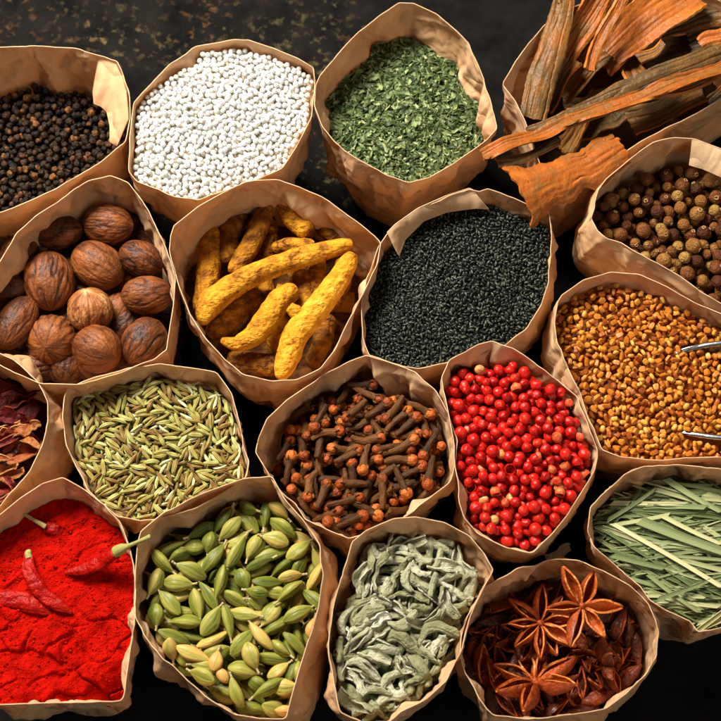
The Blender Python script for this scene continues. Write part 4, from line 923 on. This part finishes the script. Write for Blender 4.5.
# --- cinnamon bark
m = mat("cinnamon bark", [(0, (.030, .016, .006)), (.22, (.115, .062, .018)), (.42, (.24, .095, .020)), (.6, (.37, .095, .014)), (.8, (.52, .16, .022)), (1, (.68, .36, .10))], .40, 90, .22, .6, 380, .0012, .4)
B = BAGS['bark']
def bark(a, b, za, zb, W, curl, tint, label, s, roll=0, ragged=.12, taper=1.0):
    q0, q1 = P(*a, za), P(*b, zb); c0 = (q0 + q1) / 2; ax = q1 - q0; L = np.linalg.norm(ax); ax /= L
    side = np.cross([0, 0, 1.], ax); side /= np.linalg.norm(side); nrm = np.cross(ax, side)
    side2 = side * math.cos(roll) + nrm * math.sin(roll); nrm2 = -side * math.sin(roll) + nrm * math.cos(roll)
    w = W / PXM
    def fn(U, V_):
        ww = w / 2 * (1 + ragged * 1.6 * wob(np.stack([U * 7 * L / .06, V_ * 0 + np.sign(V_) * 3, U * 0], -1).reshape(-1, 3), 1.2, s).reshape(U.shape) + .35 * ragged * wob(np.stack([U * 50 * L / .06, np.sign(V_) * 3, U * 0], -1).reshape(-1, 3), 1., s + 8).reshape(U.shape)) * (taper + (1 - taper) * U)
        cu = curl * (1 + .25 * np.sin(3 * U + s)); th = V_ * cu / 2; rad = 2 * ww / max(abs(curl), .15) * np.sign(curl if curl else 1)
        y = rad * np.sin(th); z = rad * (1 - np.cos(th)); x = (U - .5) * L + .06 * w * 8 * ragged * wob(np.stack([V_ * 5, U * 0, (U > .5) * 4.], -1).reshape(-1, 3), 1.5, s + 2).reshape(U.shape) * np.where(abs(U - .5) > .4, 1, 0)
        p_ = x[..., None] * ax + y[..., None] * side2 + z[..., None] * nrm2
        wv = w / .012; F = lambda a, b_, q: wob(np.stack([U * a * L / .06, V_ * b_ * wv, U * 0], -1).reshape(-1, 3), 1., q, 12).reshape(U.shape)
        n_ = wob(p_.reshape(-1, 3), 110, s + 9).reshape(U.shape) * .0016 + .0004 * F(5, 7, s) + .0003 * F(14, 16, s + 1) - .0006 * np.exp(-(F(3, 6, s + 4) / .12) ** 2)
        return p_ + nrm2 * n_[..., None] + side2 * (.0012 * np.sin(5 * U + s))[..., None]
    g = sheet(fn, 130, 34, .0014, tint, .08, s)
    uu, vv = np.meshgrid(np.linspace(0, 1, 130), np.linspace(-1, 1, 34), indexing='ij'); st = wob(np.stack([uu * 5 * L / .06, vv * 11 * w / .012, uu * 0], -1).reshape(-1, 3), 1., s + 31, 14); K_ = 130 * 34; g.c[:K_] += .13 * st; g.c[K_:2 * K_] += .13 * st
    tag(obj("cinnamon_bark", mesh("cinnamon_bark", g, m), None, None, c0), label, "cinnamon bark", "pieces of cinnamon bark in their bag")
H1 = H0
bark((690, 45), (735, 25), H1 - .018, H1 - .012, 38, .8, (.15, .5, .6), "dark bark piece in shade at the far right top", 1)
bark((650, 70), (730, 35), H1 - .03, H1 - .02, 50, .6, (.1, .4, .5), "deep shaded bark sheet under the right hand strips", 2)  # deep sheets carry low tints that paint in the shade over them
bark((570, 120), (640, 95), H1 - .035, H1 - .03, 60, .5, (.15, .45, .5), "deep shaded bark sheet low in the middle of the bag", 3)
bark((560, 95), (605, 50), H1 - .022, H1 - .010, 30, .9, (.38, .6, .75), "short brown bark piece tucked behind the crossing strips", 4)
bark((598, 62), (690, -12), H1 - .014, H1 - .002, 46, .7, (.62, .3, .85), "broad glowing orange bark sheet with pale worn patches", 5, roll=.15, ragged=.07)
bark((555, 78), (600, -8), H1 - .012, H1 + .004, 24, 1.4, (.50, .3, .75), "brown bark strip leaning between the tall one and the orange sheet", 6, roll=.25)
bark((534, 118), (564, -10), H1 - .006, H1 + .008, 24, -.8, (.32, .5, .72), "tall olive brown bark strip rising at the left", 7, roll=-.1)
bark((640, 62), (664, 43), H1 - .006, H1 - .002, 12, .8, (.42, .6, .75), "small bark chip above the long strips", 8)
bark((630, 124), (702, 92), H1 - .014, H1 - .008, 32, 1.0, (.33, .5, .72), "rough textured bark piece lying low at the right", 9)
bark((595, 112), (665, 74), H1 - .003, H1 + .004, 13, 1.6, (.64, .6, .75), "narrow orange splinter between the two long strips", 10)
bark((700, 44), (724, 30), H1 - .002, H1 + .003, 12, .8, (.66, .6, .8), "small orange bark chip near the right edge", 13)
bark((528, 133), (730, 50), H1 + .001, H1 + .012, 22, -1.3, (.22, .5, .70), "upper of the two long grey-olive strips crossing the bag", 11, roll=.35)
bark((482, 156), (730, 66), H1 + .004, H1 + .010, 19, 1.5, (.52, .25, .68), "longest bark strip reaching out over the left rim", 12, roll=-.5)
bark((521, 190), (622, 146), H1 + .009, H1 + .001, 50, -1.6, (.57, .45, .72), "broad rust orange bark sheet hanging over the front rim", 14, roll=.05, taper=1.2, ragged=.18)
bark((498, 163), (560, 142), H1 + .002, H1 + .001, 12, -1.2, (.26, .5, .7), "short olive strip under the tip of the longest strip", 15)
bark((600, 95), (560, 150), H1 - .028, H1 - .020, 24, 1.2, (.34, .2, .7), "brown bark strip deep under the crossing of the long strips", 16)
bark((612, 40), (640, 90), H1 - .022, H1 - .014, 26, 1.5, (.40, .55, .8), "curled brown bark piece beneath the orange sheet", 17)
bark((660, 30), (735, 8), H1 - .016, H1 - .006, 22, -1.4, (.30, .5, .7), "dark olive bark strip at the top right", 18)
bark((590, 70), (622, -6), H1 - .004, H1 + .006, 12, 1.8, (.55, .35, .78), "thin rolled orange-brown strip beside the orange sheet", 19)
bark((560, 128), (668, 84), H1 - .001, H1 + .002, 10, -1.8, (.50, .5, .75), "slender brown splinter just under the upper long strip", 20)
bark((640, 100), (728, 72), H1 - .004, H1 + .001, 13, 1.4, (.56, .35, .72), "short orange strip below the right end of the long strips", 21)
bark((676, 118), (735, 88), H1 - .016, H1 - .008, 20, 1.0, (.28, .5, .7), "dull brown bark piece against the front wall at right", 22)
bark((545, 110), (572, 60), H1 - .016, H1 - .008, 20, 1.3, (.36, .5, .7), "shaded bark piece between the tall olive strip and its neighbour", 23)
p = Pile(B, .0008, .012); p.bed("bark_bed", m, "bark-coloured filler sheet tinted dark as shade deep in the bag", "bark filler", None, .0)  # filler sheet; its darkest tint stands for the shade under the bark

# --- dried red petals
m = mat("dried red petal", [(0, (.020, .003, .003)), (.35, (.10, .007, .006)), (.6, (.24, .022, .010)), (.8, (.36, .12, .030)), (1, (.52, .26, .09))], .5, 200, .2, .9, 400, .0016, .4, transl=.05)
B = BAGS['petal']
def crumple(a, b, z, W, curl, t_, label, s, name="dried_petal", cat="dried petal", mm=None, grp="dried petals in their bag", dz=0):
    q0, q1 = P(*a, z), P(*b, z + dz); c0 = (q0 + q1) / 2; ax = q1 - q0; L = np.linalg.norm(ax); ax /= L; side = np.cross([0, 0, 1.], ax); side /= np.linalg.norm(side); nrm = np.cross(ax, side); w = W / PXM
    def fn(U, V_):
        ww = w / 2 * np.sin(np.pi * (.12 + .8 * U)) ** .7; th = V_ * curl / 2; rad = 2 * ww / curl
        p_ = ((U - .5) * L)[..., None] * ax + (rad * np.sin(th))[..., None] * side + (rad * (1 - np.cos(th)) + .2 * L * (U - .5) ** 2)[..., None] * nrm
        n_ = wob(p_.reshape(-1, 3), 260, s).reshape(U.shape) * .0022 + wob(p_.reshape(-1, 3), 700, s).reshape(U.shape) * .0007 - .0012 * np.exp(-(wob(p_.reshape(-1, 3), 300, s + 3).reshape(U.shape) / .15) ** 2)
        return p_ + nrm * n_[..., None] + side * (n_ * .5)[..., None]
    g = sheet(fn, 40, 20, .0006, (t_, t_ + .08, t_ + .3), .12, s)
    tag(obj(name, mesh(name, g, mm or m), None, None, c0), label, cat, grp)
crumple((-20, 395), (38, 415), B.zc + .003, 46, 1.6, .30, "large dark crimson petal at the top of the heap", 1)
crumple((-25, 420), (30, 424), B.zc + .005, 34, 1.8, .34, "crimson curled petal with a paler edge under the top one", 2)
crumple((-15, 440), (42, 427), B.zc + .006, 16, 2.2, .74, "narrow brown stalk-like petal pointing to the right wall", 3)
crumple((8, 465), (36, 436), B.zc + .002, 30, 1.6, .70, "ochre brown torn petal against the right wall", 4)
crumple((-15, 478), (24, 470), B.zc + .004, 18, 2.0, .78, "bright orange-brown curled petal near the bottom", 5)
crumple((-20, 492), (14, 486), B.zc + .002, 18, 1.6, .55, "reddish petal in the lower point of the heap", 6)
crumple((-20, 455), (18, 450), B.zc - .002, 30, 1.3, .15, "nearly black petal in the middle of the heap", 7)
crumple((-10, 380), (30, 390), B.zc - .003, 30, 1.3, .1, "nearly black petal under the back wall", 8)
rp_ = np.random.default_rng(77)
words = ['thin crimson', 'narrow brown', 'dark red', 'ochre', 'blackish', 'torn red', 'tan', 'wine red', 'rusty', 'maroon']
spots = ['under the top petal', 'across the middle', 'low at the front', 'by the right wall', 'over the dark petal', 'near the lower point', 'at the frame edge', 'below the stalk-like one', 'beside the ochre one', 'at the back wall']
for n_ in range(10):
    cx, cy = rp_.uniform(-8, 30), [402, 428, 488, 440, 456, 494, 470, 446, 462, 392][n_]; an = rp_.normal() * .6; ln = rp_.uniform(14, 26)
    cx = min(cx, 40 - ln * .8 if cy < 470 else 14)
    crumple((cx - ln * math.cos(an), cy - ln * math.sin(an)), (cx + ln * math.cos(an), cy + ln * math.sin(an)), B.zc + .004 + .0004 * n_, rp_.uniform(7, 13), rp_.uniform(2, 3), [.35, .72, .3, .8, .12, .5, .85, .28, .62, .22][n_], f"{words[n_]} narrow crinkled petal strip {spots[n_]}", 60 + n_)
p = Pile(B, .0008, .010); p.bed("petal_bed", m, "petal-coloured filler sheet tinted dark as shade deep in the bag", "petal filler", None, .1)  # dark sheet closing the gaps, shade below the petals put into its colour

# --- star anise
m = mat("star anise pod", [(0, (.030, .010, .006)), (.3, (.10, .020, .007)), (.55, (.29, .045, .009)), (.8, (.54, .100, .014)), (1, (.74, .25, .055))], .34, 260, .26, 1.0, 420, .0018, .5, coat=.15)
mseed = mat("anise seed", [(0, (.20, .05, .015)), (1, (.42, .13, .04))], .15, 300, .2, .1, 500, .0003, .7, coat=.6)
def carpel(L, s, t_, openw, wide=1.0):
    """boat-shaped pod split along the top, along +X"""
    r = np.random.default_rng(s); hh = L * r.uniform(.22, .29) * wide
    def fn(U, V_):
        prof = np.sin(np.pi * np.clip(U, 0, 1) ** .8 * .97 + .03) ** .8
        ow = openw * L * .12 * np.sin(np.pi * np.clip(U, 0, 1)) ** 1.2
        th = V_ * 2.75; rad = hh * .55 * prof
        y = rad * np.sin(th) * .9 + np.sign(V_) * ow * np.abs(V_) ** 6 ; z = -hh * .5 * prof * np.cos(th) * 1.25 - hh * .1
        z = z + L * .10 * U ** 3
        return np.stack([U * L, y, z], -1)
    g = sheet(fn, 26, 21, L * .045, (t_ + .15, t_, min(.92, t_ + .36)), .08, s); g.v += (.00025 * wob(g.v, 500, s))[:, None]; return g
LC = []
for s_ in range(8):
    g = carpel(.0150 + .0008 * (s_ % 4), 200 + s_, [.25, .4, .15, .5, .3, .2, .45, .35][s_], [.6, 1.4, .9, 1.6, .5, 1.2, .8, 1.5][s_], .95); g.v -= g.v.mean(0); LC.append(g)
p = Pile(BAGS['anise'], .0006, .012, pad=.0006); p.target -= .003
p.fill([cap_s(.0155, .0021, 5, .4) for g in LC], 380, any_yaw, 8, 3, seed=23, L=[.0155] * 8, jit=.5, allow=.003)
put(p, "anise_carpel", [[("anise_carpel", mesh("anise_carpel", g, m))] for g in LC], cat="star anise arm", group="broken star anise arms in the bag", geo=LC,
    stem=lambda k, Rm: f"{['dark', 'brown', 'blackish', 'red-brown', 'brown', 'dark', 'red-brown', 'brown'][k]} loose anise arm {lie(Rm)}")
def anise(c, rpx, tilt, yaw, t_, lb, s, n=8, skip=(), wide=1.0):
    wide = 1.3
    if s not in (30, 31, 32, 33): n, rpx = 6 + s % 2, rpx * 1.12
    B = BAGS['anise']; q = P(*c[:2], B.zc + c[2]); Ln = rpx / PXM
    Rm = rotz(R(yaw)) @ roty(R(tilt[0])) @ rotx(R(tilt[1]))
    lim = cblur(grow(B.ringc, -.0005), 3)[::4]
    for _ in range(0 if s in (31, 32, 33) else 30):                      # keep every arm inside the bag
        tips = np.array([q + Rm @ (rotz(2 * math.pi * k / n) @ np.array([Ln * 1.0, 0, 0])) for k in range(n)]); tips = tips[tips[:, 2] < H0 - .006]
        if not len(tips) or inside(lim, tips[:, 0], tips[:, 1]).all(): break
        q[:2] += (B.c - q[:2]) * .04
    root = obj("star_anise", None, None, Rm, q); tag(root, lb, "star anise", "star anise in their bag"); r = np.random.default_rng(s)
    allv = []
    for k in range(n):
        if k in skip: continue
        ln = Ln * r.uniform(.82, 1.08); Rk = rotz(2 * math.pi * k / n + r.normal() * .07) @ roty(-r.uniform(-.05, .28)) @ rotx(r.normal() * .25)
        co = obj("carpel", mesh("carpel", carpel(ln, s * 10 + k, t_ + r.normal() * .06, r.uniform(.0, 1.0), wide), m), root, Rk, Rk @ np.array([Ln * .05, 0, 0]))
        allv.append(np.array([v_.co for v_ in list(co.data.vertices)[::6]]) @ Rk.T + Rk @ np.array([Ln * .05, 0, 0]))
        if r.random() < .6:
            sd = pod(ln * .26, ln * .055, 9, .5, 0, nr=10, ns=10, sq=(.7, 1)); obj("seed", mesh("seed", sd, mseed), co, None, (ln * .48, 0, -ln * .03))
    cg = sphere(Ln * .10, 14, 10, .15, s, 700); cg.c[:] = .65; obj("centre", mesh("centre", cg, m), root)
    av = np.concatenate(allv) @ Rm.T
    for _ in range(12):
        e_ = wall_excess(B, av + q)
        if not e_.any(): break
        q[:2] += e_
    root.location = q
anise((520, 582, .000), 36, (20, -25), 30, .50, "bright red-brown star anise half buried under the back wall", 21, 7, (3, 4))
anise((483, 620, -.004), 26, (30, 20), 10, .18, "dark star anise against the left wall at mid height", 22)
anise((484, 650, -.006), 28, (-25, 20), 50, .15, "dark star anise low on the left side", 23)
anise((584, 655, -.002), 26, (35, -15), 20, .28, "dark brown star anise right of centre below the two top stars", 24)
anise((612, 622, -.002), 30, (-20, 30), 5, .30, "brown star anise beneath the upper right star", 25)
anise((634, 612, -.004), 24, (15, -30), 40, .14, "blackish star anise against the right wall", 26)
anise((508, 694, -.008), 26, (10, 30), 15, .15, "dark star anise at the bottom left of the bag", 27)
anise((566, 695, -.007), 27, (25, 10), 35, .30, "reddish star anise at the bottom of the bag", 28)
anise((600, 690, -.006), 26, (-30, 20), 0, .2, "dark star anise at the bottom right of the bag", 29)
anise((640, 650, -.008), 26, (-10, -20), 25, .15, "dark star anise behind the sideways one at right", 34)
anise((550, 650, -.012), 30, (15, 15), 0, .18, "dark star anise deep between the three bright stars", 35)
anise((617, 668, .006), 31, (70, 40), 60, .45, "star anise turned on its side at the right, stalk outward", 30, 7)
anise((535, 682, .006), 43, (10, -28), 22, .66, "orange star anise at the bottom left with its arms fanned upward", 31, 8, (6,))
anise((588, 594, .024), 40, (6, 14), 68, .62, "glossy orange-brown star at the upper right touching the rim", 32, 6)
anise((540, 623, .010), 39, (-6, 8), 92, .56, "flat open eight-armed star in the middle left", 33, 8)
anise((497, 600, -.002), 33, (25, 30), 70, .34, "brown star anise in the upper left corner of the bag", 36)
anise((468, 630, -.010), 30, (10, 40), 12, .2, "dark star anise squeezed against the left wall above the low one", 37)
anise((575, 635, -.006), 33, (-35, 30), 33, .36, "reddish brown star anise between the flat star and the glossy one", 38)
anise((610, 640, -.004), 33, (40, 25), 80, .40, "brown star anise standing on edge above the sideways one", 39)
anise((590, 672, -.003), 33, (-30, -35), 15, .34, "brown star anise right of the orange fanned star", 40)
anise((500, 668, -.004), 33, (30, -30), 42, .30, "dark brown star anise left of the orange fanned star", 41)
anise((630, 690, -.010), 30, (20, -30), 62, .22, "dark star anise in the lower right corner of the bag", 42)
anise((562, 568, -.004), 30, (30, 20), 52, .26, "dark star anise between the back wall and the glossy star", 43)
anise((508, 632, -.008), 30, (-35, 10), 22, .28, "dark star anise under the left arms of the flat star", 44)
p = Pile(BAGS['anise'], .0008, .018); p.bed("anise_bed", m, "filler sheet tinted dark as shade deep among the star anise", "anise filler", None, .0)  # added dark floor so the gaps between stars read as shade

# --- chili powder and chilies
m = mat("chili powder", [(0, (.20, .002, .0012)), (.5, (.46, .005, .002)), (1, (.66, .014, .004))], .95, 500, .3, 1.0, 1300, .0012, .05, rough_var=.02)
B = BAGS['powder']; p = Pile(B, .0005, .0)
XY = np.stack([p.X, p.Y, p.X * 0], -1).reshape(-1, 3)
def ridged(f, s): return (1 - np.abs(wob(XY, f, s))).reshape(p.X.shape)
def crk(f, s, w):                                   # thin cracks along the zero lines
    q = wob(XY + .003 * np.stack([wob(XY, 300, s + 1), wob(XY, 300, s + 2), XY[:, 0] * 0], 1), f, s); return np.exp(-(q / w) ** 2).reshape(p.X.shape)
rc = np.random.default_rng(11); q2 = XY[:, :2] + .0035 * np.stack([wob(XY, 160, 21), wob(XY, 160, 22)], 1) + .0009 * np.stack([wob(XY, 600, 23), wob(XY, 600, 24)], 1)
cp = np.stack([rc.uniform(p.X.min(), p.X.max(), 60), rc.uniform(p.Y.min(), p.Y.max(), 60)], 1); ch = rc.normal(size=60) * .0016
d = np.sqrt(((q2[:, None, :] * [1, 1.5] - cp[None] * [1, 1.5]) ** 2).sum(2)); od = np.sort(d, 1); gap = (od[:, 1] - od[:, 0]).reshape(p.X.shape); own = ch[d.argmin(1)].reshape(p.X.shape)
plate = own * np.clip(gap / .003, 0, 1) - .0022 * np.exp(-(gap / .0011) ** 2)
low = np.clip((P(60, 600, B.zc)[1] - p.Y) / .02, .12, .75)
Z = B.zc + .0034 * wob(XY, 75, 1).reshape(p.X.shape) + 1.35 * plate * low + .0014 * ridged(190, 2) + .0007 * ridged(420, 3) + .0009 * np.abs(wob(XY, 260, 14)).reshape(p.X.shape) + .00028 * wob(XY, 1300, 4).reshape(p.X.shape) + .00012 * wob(XY, 2600, 6, 12).reshape(p.X.shape)
Z = Z - .016 * np.exp(-(((p.X - P(124, 700, B.zc)[0]) ** 2 + (p.Y - P(124, 700, B.zc)[1]) ** 2) / .0105 ** 2))
p.base = Z
def bed_fine():
    ok = inside(cblur(grow(B.ringc, .0001), 3)[::4], p.X, p.Y); idx = -np.ones(p.X.shape, int); idx[ok] = np.arange(ok.sum())
    a, b, c, d = idx[:-1, :-1], idx[1:, :-1], idx[1:, 1:], idx[:-1, 1:]; f = (a >= 0) & (b >= 0) & (c >= 0) & (d >= 0)
    v = np.stack([p.X[ok], p.Y[ok], Z[ok]], 1); r_ = np.random.default_rng(3); ex = []
    sp = [sphere(q, 8, 6, .35, i, 2500) for i, q in enumerate([.0003, .00035, .0005, .0007, .0004])]
    cells = np.argwhere(inside(cblur(grow(B.ringc, -.002), 3)[::4], p.X, p.Y))
    for n_ in range(700):
        i, j = cells[r_.integers(len(cells))]; g = sp[int(r_.integers(5))]; g = G(g.v, g.q, g.t, np.full(len(g.v), r_.uniform(.3, .8)))
        ex.append(g.xf(None, (p.X[i, j], p.Y[i, j], Z[i, j])))
    tag(obj("chili_powder", mesh("chili_powder", join([G(v, np.stack([a[f], b[f], c[f], d[f]], 1), None, .5 + .15 * wob(v, 300, 8))] + ex), m)), "bright red lumpy chili powder filling the bottom left bag", "chili powder", None, "stuff")
bed_fine()
mc = mat("dried chili skin", [(0, (.10, .002, .002)), (.5, (.34, .004, .002)), (1, (.52, .012, .005))], .36, 300, .35, .8, 330, .0022, .3)
mst = mat("chili stalk", [(0, (.14, .15, .03)), (.5, (.33, .32, .09)), (1, (.50, .36, .15))], .6, 500, .2, .6, 700, .0006)
def chili(pp, rr, dz, st, lb, s, stt=.5):
    path = np.array([P(x, y, B.zc + z) for (x, y), z in zip(pp, dz)]); c0 = path.mean(0); root = obj("dried_chili", None, None, None, c0); tag(root, lb, "dried chili", "dried chilies lying on the powder")
    g = tube(path - c0, np.array(rr) / PXM, 40, 60, s, .10, 260, fn=lambda U, Ph: 1 - .10 * np.clip(np.sin(5 * Ph + 7 * U + s), 0, 1) ** 2, sq=(1, .6)); g.v += .0007 * np.stack([wob(g.v, 240, s + 3), wob(g.v, 240, s + 4), wob(g.v, 300, s + 5)], 1); g.c = .5 + .25 * wob(g.v, 260, s)
    obj("pod", mesh("pod", g, mc), root)
    if st:
        sp = np.array([P(x, y, B.zc + z) for x, y, z, _ in st]); h = tube(sp - c0, np.array([a[3] for a in st]) / PXM, 14, 26, s, .08, 900, fn=lambda U, Ph: 1 + .05 * np.cos(5 * Ph)); h.c[:] = stt; obj("stalk", mesh("stalk", h, mst), root)
chili([(64, 574), (78, 571), (90, 567), (104, 560), (118, 552)], [2, 5, 7, 8, 7], [.002, .0035, .005, .008, .013], [(116, 552, .013, 6.5), (122, 549, .016, 5), (128, 546, .0195, 2.2), (140, 541, .0235, 1.8), (151, 536, .025, 2.4)], "dried chili with a long green stalk reaching over the rim", 1)
chili([(29, 556), (28, 568), (33, 582), (46, 597), (60, 606), (73, 614)], [5, 7, 8, 8, 6, 1.5], [.005, .0055, .006, .005, .004, .002], [(29, 558, .005, 4), (28, 553, .0055, 3.5), (31, 551, .006, 2)], "bent glossy dried chili in the middle of the powder", 2, .6)
chili([(-12, 598), (8, 600), (24, 601), (40, 607), (54, 614)], [8, 10, 9, 7, 2], [.003, .0035, .0035, .003, .001], None, "dried chili half buried at the left edge", 3)
chili([(44, 526), (56, 531), (70, 537)], [5, 6, 3], [.003, .002, -.002], [(22, 513, .0065, 1.6), (34, 520, .0055, 1.8), (46, 527, .004, 2.8)], "buried dried chili with only its pale stalk standing out", 4, .9)
resolve()
